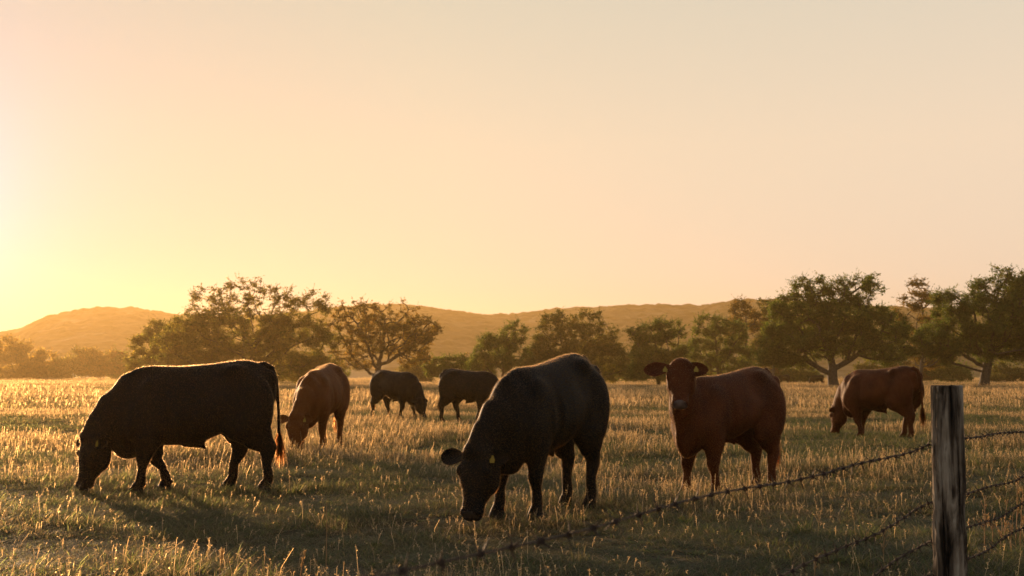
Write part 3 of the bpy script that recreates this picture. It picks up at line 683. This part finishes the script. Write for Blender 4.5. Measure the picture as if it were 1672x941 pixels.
TREES = [
 # label, base px, base py, lobes, tone, kwargs
 ('tall wide oak on the left whose open top shows sky between its limbs', 412, 632, [(340, 500, 34, 36), (385, 485, 34, 30), (425, 482, 30, 26), (462, 490, 24, 26), (503, 502, 36, 24), (375, 545, 100, 45), (470, 560, 75, 50), (320, 570, 70, 35), (335, 602, 60, 20), (480, 600, 70, 22)], 'olive', dict(trunk_r=.36, dens=1.15, nattr=680)),
 ('rounded shrubby tree hazed orange at the left foot of the tall wide oak', 262, 630, [(245, 560, 32, 26), (275, 545, 38, 26), (230, 590, 26, 26), (290, 585, 50, 35)], 'olive', dict(trunk_r=.2, dens=1.1, nattr=260, fork=.1)),
 ('sparse fan shaped tree with bare dark limbs spreading from one short trunk', 612, 631, [(575, 510, 24, 20), (612, 508, 22, 20), (650, 508, 24, 20), (690, 540, 32, 22), (630, 545, 66, 32), (560, 550, 30, 35), (675, 582, 30, 20), (590, 590, 40, 18)], 'brown', dict(trunk_r=.42, dens=.55, nattr=520, fork=.10, clump=.42)),
 ('small round bush right of the fan shaped tree', 732, 629, [(722, 602, 26, 18), (748, 597, 24, 15)], 'green', dict(trunk_r=.12, nattr=120, fork=.1, dens=1.3)),
 ('dark green tree with a stepped crown left of the wide double headed tree', 818, 630, [(838, 545, 26, 20), (812, 570, 38, 24), (850, 590, 40, 28), (790, 600, 26, 20)], 'green', dict(trunk_r=.22, nattr=260, fork=.1)),
 ('wide double headed tree behind the big black cow', 945, 631, [(910, 530, 32, 22), (960, 525, 26, 20), (985, 548, 28, 22), (925, 565, 55, 34), (985, 590, 48, 34), (890, 595, 40, 28)], 'olive', dict(trunk_r=.3, nattr=420, fork=.12)),
 ('tree with a flat dark crown above the standing red cow', 1076, 632, [(1055, 545, 28, 18), (1088, 540, 26, 18), (1075, 575, 44, 28), (1060, 605, 35, 18)], 'green', dict(trunk_r=.26, nattr=280, fork=.14)),
 ('bushy tree just right of the raised head of the red cow', 1172, 630, [(1160, 535, 26, 22), (1185, 545, 30, 28), (1150, 580, 36, 28), (1195, 590, 36, 30)], 'green', dict(trunk_r=.24, nattr=280, fork=.1)),
 ('slim open tree standing taller behind the bushes left of the big oak', 1222, 628, [(1212, 508, 20, 18), (1232, 530, 18, 18), (1205, 540, 16, 22)], 'brown', dict(trunk_r=.2, dens=.6, nattr=170, fork=.2, clump=.5)),
 ('narrow brownish tree touching the left side of the big oak', 1262, 628, [(1262, 505, 24, 16), (1270, 540, 28, 30), (1250, 580, 26, 26)], 'olive', dict(trunk_r=.2, dens=.7, nattr=200, fork=.2, clump=.5)),
 ('big live oak with a short thick forked trunk, left of the fence post', 1360, 634, [(1330, 475, 36, 22), (1392, 472, 30, 20), (1425, 468, 16, 14), (1305, 510, 44, 30), (1380, 515, 50, 30), (1440, 535, 42, 30), (1290, 560, 52, 32), (1370, 555, 70, 32), (1445, 575, 40, 22), (1280, 580, 45, 22)], 'green', dict(trunk_r=.55, nattr=760, fork=.14, dens=1.0)),
 ('open brownish tree between the two big oaks', 1502, 629, [(1498, 480, 26, 20), (1515, 510, 34, 28), (1480, 535, 26, 30), (1520, 565, 42, 36)], 'brown', dict(trunk_r=.24, nattr=300, fork=.2, dens=.8)),
 ('live oak behind the fence post with a bare trunk and long low limb', 1604, 634, [(1640, 465, 34, 24), (1605, 475, 22, 16), (1560, 500, 34, 26), (1600, 520, 60, 34), (1665, 510, 50, 40), (1540, 560, 50, 30), (1640, 565, 70, 25), (1700, 560, 60, 30)], 'green', dict(trunk_r=.52, nattr=760, fork=.2, dens=1.0)),
 ('crown of an oak cut by the right edge of the picture', 1730, 633, [(1700, 480, 50, 30), (1730, 520, 70, 45), (1750, 570, 80, 30)], 'green', dict(trunk_r=.45, nattr=420, fork=.2)),
 ('hazy orange low tree at the far left edge of the picture', 26, 621, [(10, 570, 30, 20), (45, 580, 28, 20), (20, 600, 50, 20)], 'brown', dict(trunk_r=.2, nattr=240, fork=.1, dens=.9)),
]
for k, (lab, bx, by, lobes, tone, kw) in enumerate(TREES):
    make_tree('oak_tree', lab, bx, by, lobes, 100+k, tone, **kw)
# low brush row that closes the gaps below the crowns: each shrub is one thing
rngb = np.random.default_rng(5)
BR = [(118, 595, 26, 'low hazy shrub at the far left behind the pasture'), (165, 590, 34, 'double topped hazy shrub between the left edge and the tall oak'), (205, 600, 24, 'low shrub left of the tall oak'),
      (350, 605, 40, 'dense shrub under the left half of the tall oak'), (440, 600, 45, 'dense shrub under the right half of the tall oak'), (520, 604, 38, 'dense shrub between the tall oak and the fan shaped tree'),
      (680, 607, 28, 'low shrub right of the fan shaped trunk'), (775, 606, 24, 'low shrub above the partly hidden black cow'), (1010, 606, 34, 'low shrub right of the double headed tree'),
      (1125, 603, 34, 'low shrub behind the ear of the red cow'), (1235, 604, 34, 'low shrub above the back of the red cow'), (1300, 607, 30, 'low shrub in the shade left of the big oak trunk'),
      (1425, 608, 30, 'low shrub in the shade right of the big oak trunk'), (1480, 606, 30, 'low shrub above the rump of the grazing red cow'), (1545, 607, 30, 'low shrub just above the fence post'), (1650, 609, 32, 'low shrub at the right edge under the oak limb'), (60, 603, 30, 'low shrub at the left edge in the haze')]
for k, (bx, ty, rx, lab) in enumerate(BR):
    make_tree('shrub', lab, bx, 621 if bx < 210 else 626, [(bx-rx*(.3+.05*(k % 5)), ty-2-3*(k % 3), rx*.6, 12+2*(k % 4)), (bx+rx*.55, ty-10+4*(k % 4), rx*.55, 18-2*(k % 3)), (bx, ty+10, rx*1.25, 13)], 300+k, ['olive', 'brown', 'green'][k % 3], trunk_r=.1, nattr=140, fork=.06, dens=1.05, leaf=.19, cat='shrub', group='low brush under the far trees')

# ------------------------------------------------------------------ grass
def blade_patch(name, size, n, hmin, hmax, wid, pal, curl, seed, seedheads=0, clump=0):
    rng = np.random.default_rng(seed); V = []; Fq = []; Ft = []; cols = []
    px_ = rng.uniform(-size/2, size/2, (n, 2))
    if clump:
        cen = rng.uniform(-size/2, size/2, (clump, 2)); px_ = cen[rng.integers(0, clump, n)]+rng.normal(0, size*.07, (n, 2))
    pal = np.array(pal); hh = rng.uniform(hmin, hmax, n); az = rng.uniform(0, 2*np.pi, n); lean = rng.uniform(.35, 1.25, n)*curl
    ct = pal[rng.integers(0, len(pal), n)]*rng.uniform(.6, 1.4, (n, 1)); long_ = rng.random(n) < .12; hh = np.where(long_, hh*1.7, hh)
    seg = 3; ts = np.linspace(0, 1, seg+1)
    dirx, diry = np.cos(az), np.sin(az); wx, wy = -diry, dirx
    rows = []
    tw = rng.uniform(-1, 1, n)
    for t in ts:
        r = lean*hh*t**1.8; z = hh*(t-0.42*np.minimum(lean, 1.7)*t**2.2)
        w_ = wid*(1-t)**.6*.5+0.0004; a2 = az+tw*t*1.2
        ox, oy = -np.sin(a2)*w_, np.cos(a2)*w_
        c = np.stack([px_[:, 0]+dirx*r, px_[:, 1]+diry*r, z-0.01], -1); o_ = np.stack([ox, oy, 0*ox], -1)
        rows.append(c-o_); rows.append(c+o_)
    Vv = np.stack(rows, 1); k = Vv.shape[1]
    b = np.arange(n)[:, None]*k
    Q = np.concatenate([b+np.array([[2*i, 2*i+1, 2*i+3, 2*i+2]]) for i in range(seg)])
    Vv = Vv.reshape(-1, 3); cc = np.repeat(ct, k, 0)
    if seedheads:
        m = seedheads; p0 = rng.uniform(-size/2, size/2, (m, 2)); H_ = rng.uniform(hmax*.8, hmax*1.0, m)*rng.choice([1, 1, 1.25, 1.7], m); az = rng.uniform(0, 2*np.pi, m); ln = rng.uniform(.05, .35, m)
        SV = []; SQ = []; SC = []
        tan = np.array([(0.52, 0.39, 0.24), (0.65, 0.51, 0.33), (0.40, 0.30, 0.18)])
        for q in range(m):
            c0 = tan[rng.integers(0, 3)]*rng.uniform(.8, 1.2); d = np.array([math.cos(az[q]), math.sin(az[q])]); base = len(SV)
            w_ = wid*.32
            def P_(t): return np.array([p0[q, 0]+d[0]*ln[q]*H_[q]*t*t, p0[q, 1]+d[1]*ln[q]*H_[q]*t*t, H_[q]*t])
            pr = [P_(t) for t in (0, .5, 1)]
            for a_, b_ in zip(pr[:-1], pr[1:]):
                s_ = len(SV); o_ = np.array([-d[1], d[0], 0])*w_; SV += [a_-o_, a_+o_, b_+o_, b_-o_]; SQ.append([s_, s_+1, s_+2, s_+3])
            for g in range(rng.integers(9, 17)):     # spikelets
                t = rng.uniform(.62, 1.02); c = P_(t); dd = unit(rng.normal(0, 1, 3)*[1, 1, .5]+[0, 0, .9]); l_ = rng.uniform(.008, .018)*(.75+wid*90); s2 = unit(np.cross(dd, rng.normal(0, 1, 3)))*l_*.20
                s_ = len(SV); SV += [c, c+dd*l_*.5-s2, c+dd*l_, c+dd*l_*.5+s2]; SQ.append([s_, s_+1, s_+2, s_+3])
            SC += [c0]*(len(SV)-base)
        Q = np.concatenate([Q, np.array(SQ)+len(Vv)]); Vv = np.concatenate([Vv, SV]); cc = np.concatenate([cc, SC])
    return mesh_np(name, Vv, Q, 4, M['grass'], smooth=False, cols=cc, link=False)

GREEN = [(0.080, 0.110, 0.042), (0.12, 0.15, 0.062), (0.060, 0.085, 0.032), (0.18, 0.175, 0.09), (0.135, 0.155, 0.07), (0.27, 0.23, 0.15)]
DRY = [(0.25, 0.20, 0.12), (0.31, 0.24, 0.15), (0.16, 0.13, 0.07), (0.11, 0.105, 0.05), (0.42, 0.34, 0.22), (0.08, 0.09, 0.04), (0.10, 0.11, 0.055)]
MIX = GREEN+[(0.20, 0.16, 0.09), (0.28, 0.22, 0.13)]
def scatter(name, protos, pts, label_idx, scales, seed):
    """protos: unlinked patch meshes; pts (n,3); instances through geometry nodes on ONE grass object"""
    rng = np.random.default_rng(seed)
    me = bpy.data.meshes.new(name); n = len(pts); me.vertices.add(n); me.vertices.foreach_set('co', np.asarray(pts, np.float32).ravel())
    for nm, typ, arr in (('pick', 'INT', label_idx.astype(np.int32)),  ('turn', 'FLOAT', rng.uniform(0, 2*np.pi, n).astype(np.float32))):
        a = me.attributes.new(nm, typ, 'POINT'); a.data.foreach_set('value', arr)
    xy = rng.uniform(.85, 1.15, n); a = me.attributes.new('size', 'FLOAT_VECTOR', 'POINT'); a.data.foreach_set('vector', np.column_stack([xy, xy, scales]).astype(np.float32).ravel())
    ob = bpy.data.objects.new(name, me); C.objects.link(ob)
    col = bpy.data.collections.new(name+'_patches')
    for k, p in enumerate(protos):
        p.name = 'patch_%02d' % k; col.objects.link(p)
    g = bpy.data.node_groups.new(name+'_scatter', 'GeometryNodeTree')
    g.interface.new_socket('Geometry', in_out='INPUT', socket_type='NodeSocketGeometry'); g.interface.new_socket('Geometry', in_out='OUTPUT', socket_type='NodeSocketGeometry')
    nn = g.nodes; gi = nn.new('NodeGroupInput'); go = nn.new('NodeGroupOutput')
    ci = nn.new('GeometryNodeCollectionInfo'); ci.inputs[0].default_value = col; ci.inputs['Separate Children'].default_value = True; ci.inputs['Reset Children'].default_value = True
    ip = nn.new('GeometryNodeInstanceOnPoints'); ip.inputs['Pick Instance'].default_value = True
    def att(nm, typ):
        a = nn.new('GeometryNodeInputNamedAttribute'); a.data_type = typ; a.inputs[0].default_value = nm; return a.outputs['Attribute']
    cx = nn.new('ShaderNodeCombineXYZ'); l = g.links
    l.new(att('turn', 'FLOAT'), cx.inputs[2]); l.new(cx.outputs[0], ip.inputs['Rotation']); l.new(att('pick', 'INT'), ip.inputs['Instance Index'])
    l.new(att('size', 'FLOAT_VECTOR'), ip.inputs['Scale']); l.new(gi.outputs[0], ip.inputs['Points']); l.new(ci.outputs[0], ip.inputs['Instance']); l.new(ip.outputs[0], go.inputs[0])
    md = ob.modifiers.new('scatter', 'NODES'); md.node_group = g
    tag(ob, kind='stuff')
    return ob

def field_pts(rng, n, y0, y1, margin):
    k = 0; out_ = []
    while k < n:
        y = rng.uniform(y0, y1, n); x = rng.uniform(-1, 1, n)*(0.37*y1+margin); m = np.abs(x) < 0.37*y+margin
        out_.append(np.stack([x[m], y[m]], -1)); k += m.sum()
    p = np.concatenate(out_)[:n]; return p
def grid_pts(rng, step, y0, y1, margin):
    ys = np.arange(y0, y1, step); xs = np.arange(-(0.37*y1+margin), 0.37*y1+margin, step); X_, Y_ = np.meshgrid(xs, ys)
    X_ = X_+rng.uniform(-.45, .45, X_.shape)*step; Y_ = Y_+rng.uniform(-.45, .45, Y_.shape)*step; m = np.abs(X_) < 0.37*Y_+margin
    return np.column_stack([X_[m], Y_[m]])
def dryness_and_shade(x, y):
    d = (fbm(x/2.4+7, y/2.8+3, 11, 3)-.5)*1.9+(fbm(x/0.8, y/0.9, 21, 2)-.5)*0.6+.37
    return d+np.clip((y-16)/18, -.34, .24)+0.10*np.clip(-x/4, -.4, 1.2)  # besides dry patches, darker green near blades put foreground shade into the colour
rg = np.random.default_rng(77)
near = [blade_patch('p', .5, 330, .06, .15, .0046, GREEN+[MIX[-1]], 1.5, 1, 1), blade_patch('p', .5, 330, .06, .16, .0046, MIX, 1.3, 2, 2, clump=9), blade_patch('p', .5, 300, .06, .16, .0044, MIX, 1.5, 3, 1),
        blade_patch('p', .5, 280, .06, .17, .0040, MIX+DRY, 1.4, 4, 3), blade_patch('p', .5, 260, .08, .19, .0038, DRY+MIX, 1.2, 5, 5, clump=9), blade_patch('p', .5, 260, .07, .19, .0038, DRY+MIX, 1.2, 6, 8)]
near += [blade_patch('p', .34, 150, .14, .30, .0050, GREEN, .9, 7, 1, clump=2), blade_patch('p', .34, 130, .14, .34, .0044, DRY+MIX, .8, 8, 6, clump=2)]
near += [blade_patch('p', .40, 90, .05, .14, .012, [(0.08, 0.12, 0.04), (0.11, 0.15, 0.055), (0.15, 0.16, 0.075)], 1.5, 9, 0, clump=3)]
p = grid_pts(rg, .29, 7.5, 24, 1.6); d = dryness_and_shade(p[:, 0], p[:, 1])+rg.normal(0, .07, len(p)); idx = np.clip(((d-.28)/.62*6).astype(int), 0, 5)
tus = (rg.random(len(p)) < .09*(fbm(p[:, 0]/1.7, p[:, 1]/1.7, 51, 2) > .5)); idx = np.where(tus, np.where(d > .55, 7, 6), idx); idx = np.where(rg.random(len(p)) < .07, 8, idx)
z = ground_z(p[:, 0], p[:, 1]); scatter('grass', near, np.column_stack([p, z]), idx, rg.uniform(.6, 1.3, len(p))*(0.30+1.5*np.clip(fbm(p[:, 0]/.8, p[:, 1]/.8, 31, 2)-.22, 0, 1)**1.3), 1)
mid = [blade_patch('p', 1.2, 620, .06, .16, .009, GREEN, 1.0, 11), blade_patch('p', 1.2, 600, .07, .17, .009, MIX, 1.0, 12, 8), blade_patch('p', 1.2, 560, .09, .21, .008, MIX+DRY, .8, 13, 22),
       blade_patch('p', 1.2, 520, .10, .24, .008, DRY, .7, 14, 40)]
p = grid_pts(rg, .72, 22, 60, 3); d = dryness_and_shade(p[:, 0], p[:, 1])+rg.normal(0, .07, len(p)); idx = np.clip(((d-.48)/.50*4).astype(int), 0, 3)
z = ground_z(p[:, 0], p[:, 1]); scatter('dry_grass', mid, np.column_stack([p, z]), idx, rg.uniform(.25, .6, len(p))+.9*np.clip(fbm(p[:, 0]/1.6, p[:, 1]/1.6, 33, 2)-.3, 0, 1), 2)
far = [blade_patch('p', 3.5, 700, .10, .22, .03, MIX, .9, 21), blade_patch('p', 3.5, 650, .12, .28, .03, MIX+DRY, .8, 22, 20), blade_patch('p', 3.5, 600, .14, .34, .03, DRY, .7, 23, 60)]
p = np.concatenate([grid_pts(rg, 2.4, 56, 235, 5), grid_pts(rg, 4.2, 235, 500, 5)]); d = (fbm(p[:, 0]/16, p[:, 1]/9, 41, 3)-.5)*1.6+.5+rg.normal(0, .06, len(p)); idx = np.clip(((d-.36)/.30*3).astype(int), 0, 2)
z = ground_z(p[:, 0], p[:, 1]); scatter('meadow_grass', far, np.column_stack([p, z]), idx, rg.uniform(.5, .9, len(p))*np.clip(p[:, 1]/230, 1, 2.4)*(.55+.9*fbm(p[:, 0]/5, p[:, 1]/4, 61, 2)), 3)

# ------------------------------------------------------------------ barbed wire fence
def wood_mat():
    m, t, o = new_mat('weathered_wood'); p = N(t, 'ShaderNodeBsdfPrincipled'); p.inputs['Roughness'].default_value = 0.9; p.inputs['Specular IOR Level'].default_value = 0.2
    tc = N(t, 'ShaderNodeTexCoord'); mp = N(t, 'ShaderNodeMapping'); mp.inputs['Scale'].default_value = (17, 17, 2.0); t.links.new(tc.outputs['Object'], mp.inputs[0])
    n = N(t, 'ShaderNodeTexNoise'); n.inputs['Scale'].default_value = 1; n.inputs['Detail'].default_value = 9; n.inputs['Roughness'].default_value = .62; n.inputs['Distortion'].default_value = .6
    t.links.new(mp.outputs[0], n.inputs[0])
    n2 = N(t, 'ShaderNodeTexNoise'); n2.inputs['Scale'].default_value = 7; n2.inputs['Detail'].default_value = 4; t.links.new(tc.outputs['Object'], n2.inputs[0])
    r = ramp(t, n.outputs[0], [(0.40, (0.012, 0.010, 0.008)), (0.47, (0.11, 0.085, 0.065)), (0.54, (0.33, 0.275, 0.22)), (0.66, (0.52, 0.46, 0.385))])
    r2 = ramp(t, n2.outputs[0], [(0.35, (0.55, 0.5, 0.45)), (0.7, (1.1, 1.08, 1.05))])
    mx = N(t, 'ShaderNodeMix', data_type='RGBA', blend_type='MULTIPLY'); mx.inputs[0].default_value = 1
    t.links.new(r.outputs[0], mx.inputs[6]); t.links.new(r2.outputs[0], mx.inputs[7]); t.links.new(mx.outputs[2], p.inputs['Base Color'])
    b = N(t, 'ShaderNodeBump'); b.inputs['Strength'].default_value = 1; b.inputs['Distance'].default_value = .03; t.links.new(n.outputs[0], b.inputs['Height']); t.links.new(b.outputs[0], p.inputs['Normal'])
    t.links.new(p.outputs[0], o.inputs[0]); return m
M['wood'] = wood_mat()
M['wire'] = plain('rusty_wire', (0.07, 0.045, 0.033), .6, .5, .6)
POST = np.array([1.83, 6.0]); FD = unit([1.93, 3.65]); 
fence = empty('barbed_wire_fence', (POST[0], POST[1], 0))
def make_post(x, y, seed, top=1.26):
    rng = np.random.default_rng(seed); na, nz = 150, 320; zs = np.linspace(-.15, top, nz); th = np.linspace(0, 2*np.pi, na, endpoint=False)
    TH, Z = np.meshgrid(th, zs)
    g = fbm(TH*9/1.0, Z*3.0, seed, 4); g2 = fbm(TH*2.2, Z*1.3, seed+9, 2)
    wrap = np.minimum(TH, 2*np.pi-TH)/.5; wgt = np.clip(wrap, 0, 1)
    rg_ = 1-np.abs(2*vnoise(TH*7/2+.6*vnoise(TH*3, Z*4, 2), Z*2.1+3, seed+3)-1); rg2 = 1-np.abs(2*vnoise(TH*7+5, Z*4.5, seed+4)-1)
    crack = np.clip((rg_-.80)/.2, 0, 1)**.7*.026+np.clip((rg2-.84)/.16, 0, 1)*.010
    r = .066+.005*(g2-.5)*wgt+(.012*(g-.5)-crack*.45)*wgt
    r = r*(1+0.05*(top-Z)*.5)
    zz = Z.copy(); zz[-6:] += .016*(vnoise(TH[-1]*6, TH[-1]*0, seed+5)-.5)
    V = np.stack([np.cos(TH)*r, np.sin(TH)*r, zz], -1).reshape(-1, 3)
    i = np.arange(nz-1)[:, None]*na; j = np.arange(na)[None]; k = (j+1) % na; Fq = np.stack([i+j, i+k, i+na+k, i+na+j], -1).reshape(-1, 4)
    rings = []; b0 = (nz-1)*na; Vx = [V]; Fx = [Fq]; prev = b0 + np.arange(na); cnt = len(V)
    for q, f in enumerate((.93, .7, .45, .2, .02)):
        zt = top+.004+.004*(rng.random(na)-.5); ring = np.stack([np.cos(th)*r[-1]*f, np.sin(th)*r[-1]*f, zt], -1); Vx.append(ring); cur = cnt+np.arange(na); cnt += na
        Fx.append(np.stack([prev, np.roll(prev, -1), np.roll(cur, -1), cur], -1)); prev = cur
    o = mesh_np('post', np.concatenate(Vx), np.concatenate(Fx), 4, M['wood'], fence); o.location = (x-POST[0], y-POST[1], 0)
    return o
SPAN = 8.2
make_post(POST[0], POST[1], 3, 1.255)
for s_ in (-1, 1):
    q = POST+FD*SPAN*s_; make_post(q[0], q[1], 7+s_, 1.22)
WIRE_Z = [1.01, .755, .60, .47]
side_n = np.array([-FD[1], FD[0]])      # pasture side... wires are stapled on this face
for wi, wz in enumerate(WIRE_Z):
    rng = np.random.default_rng(40+wi); mb = MB()
    t0, t1 = -SPAN, SPAN; npt = 1400; t = np.linspace(t0, t1, npt)
    sag = -0.05*(1-(2*((t/SPAN) % 1)-1)**2)*(0.6+.2*wi); wob = .006*np.sin(t*1.7+wi)+.004*np.sin(t*4.1+wi*2)
    off = .073+.004
    cx_ = POST[0]+FD[0]*t+side_n[0]*off+side_n[0]*wob; cy_ = POST[1]+FD[1]*t+side_n[1]*off+side_n[1]*wob; cz_ = wz+sag+wob
    cen = np.stack([cx_-POST[0], cy_-POST[1], cz_], -1); tw = t*2*np.pi/.055
    e1 = np.array([side_n[0], side_n[1], 0]); e2 = np.array([0, 0, 1.0])
    for ph in (0, np.pi):
        mb.tube(cen+.0022*(np.cos(tw+ph)[:, None]*e1+np.sin(tw+ph)[:, None]*e2), .0017, 5)
    for tb in np.arange(t0+.05+wi*.03, t1, .125):
        tb = tb+rng.uniform(-.01, .01); c = np.array([np.interp(tb, t, cen[:, k]) for k in range(3)]); f3 = np.array([FD[0], FD[1], 0])
        a = rng.uniform(0, np.pi)
        u = np.linspace(0, 4*np.pi, 18); coil = c+f3*(u/(4*np.pi)-.5)[:, None]*.014+.0058*(np.cos(u+a)[:, None]*e1+np.sin(u+a)[:, None]*e2); mb.tube(coil, .0016, 5)
        for sg, o_ in ((1, .007), (-1, -.007), (1, -.004), (-1, .004)):
            a2 = a+rng.uniform(-.4, .4)+(0 if abs(o_) > .005 else 1.5); dv = (math.cos(a2)*e1+math.sin(a2)*e2)*sg+f3*rng.uniform(-.5, .5); dv = unit(dv)
            mb.tube([c+f3*o_, c+f3*o_+dv*.015, c+f3*o_+dv*.031], [.0020, .0018, .0005], 5)
    mb.build('wire', M['wire'], fence)
    for s_ in (-1, 0, 1):    # staples
        st = MB(); c = np.array([FD[0]*SPAN*s_, FD[1]*SPAN*s_, wz]); n3 = np.array([side_n[0], side_n[1], 0]); f3 = np.array([FD[0], FD[1], 0])
        st.tube([c+n3*.05+e2*.012, c+n3*.079+e2*.012, c+n3*.084+e2*.004, c+n3*.084-e2*.004, c+n3*.079-e2*.012, c+n3*.05-e2*.012], .0022, 6); st.build('staple', M['wire'], fence)
tag(fence, 'weathered grey wooden post with four rusty barbed wires running across the foreground', 'fence')

# ------------------------------------------------------------------ single dry stalks in the foreground
M['straw'] = leaf_mat('straw', trans=0.45)
def dry_stalk(label, px, py_base, py_top, seed, kind='plume', lean=0.03, cat='dry weed', group=None):
    rng = np.random.default_rng(seed); x, y = at(px, py_base); s_ = F_PX/y; h = (py_base-py_top)/s_
    mb = MB(); n = 9; t = np.linspace(0, 1, n); wig = np.cumsum(rng.normal(0, .006*h, (n, 2)), 0)
    P = np.stack([lean*t**1.5+wig[:, 0], wig[:, 1], h*t-.02], -1); mb.tube(P, np.linspace(.0042, .0022, n), 5)
    if kind == 'plume':
        for q in range(46):
            tt = rng.uniform(.55, 1); c = np.array([np.interp(tt, t, P[:, k]) for k in range(3)]); d = unit([rng.normal(0, .5), rng.normal(0, .5), 1.0]); l_ = rng.uniform(.012, .028); sd = unit(np.cross(d, rng.normal(0, 1, 3)))*l_*.2
            mb.add([c, c+d*l_*.5-sd, c+d*l_, c+d*l_*.5+sd], [(0, 1, 2, 3)])
    elif kind == 'weed':
        for q in range(rng.integers(5, 9)):
            tt = rng.uniform(.3, .95); c = np.array([np.interp(tt, t, P[:, k]) for k in range(3)]); a = rng.uniform(0, 6.28); l_ = rng.uniform(.06, .16)*(1.2-tt); d = np.array([math.cos(a)*.55, math.sin(a)*.55, .85])
            Q = [c, c+d*l_*.5, c+d*l_+np.array([0, 0, .01])]; mb.tube(Q, [.0022, .0018, .001], 4)
            for r_ in range(7):
                c2 = Q[2]-d*l_*rng.uniform(0, .5); dd = unit(rng.normal(0, 1, 3)+[0, 0, .8]); l2 = rng.uniform(.008, .018); sd = unit(np.cross(dd, rng.normal(0, 1, 3)))*l2*.3; mb.add([c2, c2+dd*l2*.5-sd, c2+dd*l2, c2+dd*l2*.5+sd], [(0, 1, 2, 3)])
    V = np.concatenate(mb.v); col = np.array([(0.42, 0.29, 0.15)])*rng.uniform(.8, 1.15, (len(V), 1))
    o = mb.build('dry_stalk', M['straw'], cols=col); o.location = (x, y, float(ground_z(x, y))); tag(o, label, cat, group)
dry_stalk('tall bare straw stalk standing alone left of the big black cow', 535, 925, 815, 1, 'bare', 0.0)
dry_stalk('feathery seed head at the bottom edge left of the bare stalk', 492, 965, 905, 2, 'plume')
dry_stalk('small pale seed head at the bottom edge, leftmost of the single stalks', 362, 965, 905, 3, 'plume')
dry_stalk('pale stalk left of the fence post between the lower wires', 1436, 935, 858, 4, 'weed')
dry_stalk('short straw tuft stalk at the bottom edge left of the fence post', 1322, 960, 905, 5, 'plume')
WEED = ['dry weed nearest to the right side of the fence post', 'second dry weed counted from the right side of the fence post', 'dry weed in the middle of the clump right of the post', 'tallest dry weed right of the fence post',
        'dry weed just right of the tallest one beside the post', 'short dry weed just left of the tallest one beside the post', 'shortest dry weed in the clump right of the post', 'dry weed closest to the right edge of the picture']
for k, (px, b, t_) in enumerate([(1600, 905, 815), (1614, 900, 838), (1632, 905, 822), (1650, 900, 786), (1658, 906, 800), (1642, 912, 840), (1625, 915, 860), (1665, 915, 850)]):
    dry_stalk(WEED[k], px, b, t_, 20+k, 'weed', 0.02, group='dry weeds right of the fence post')
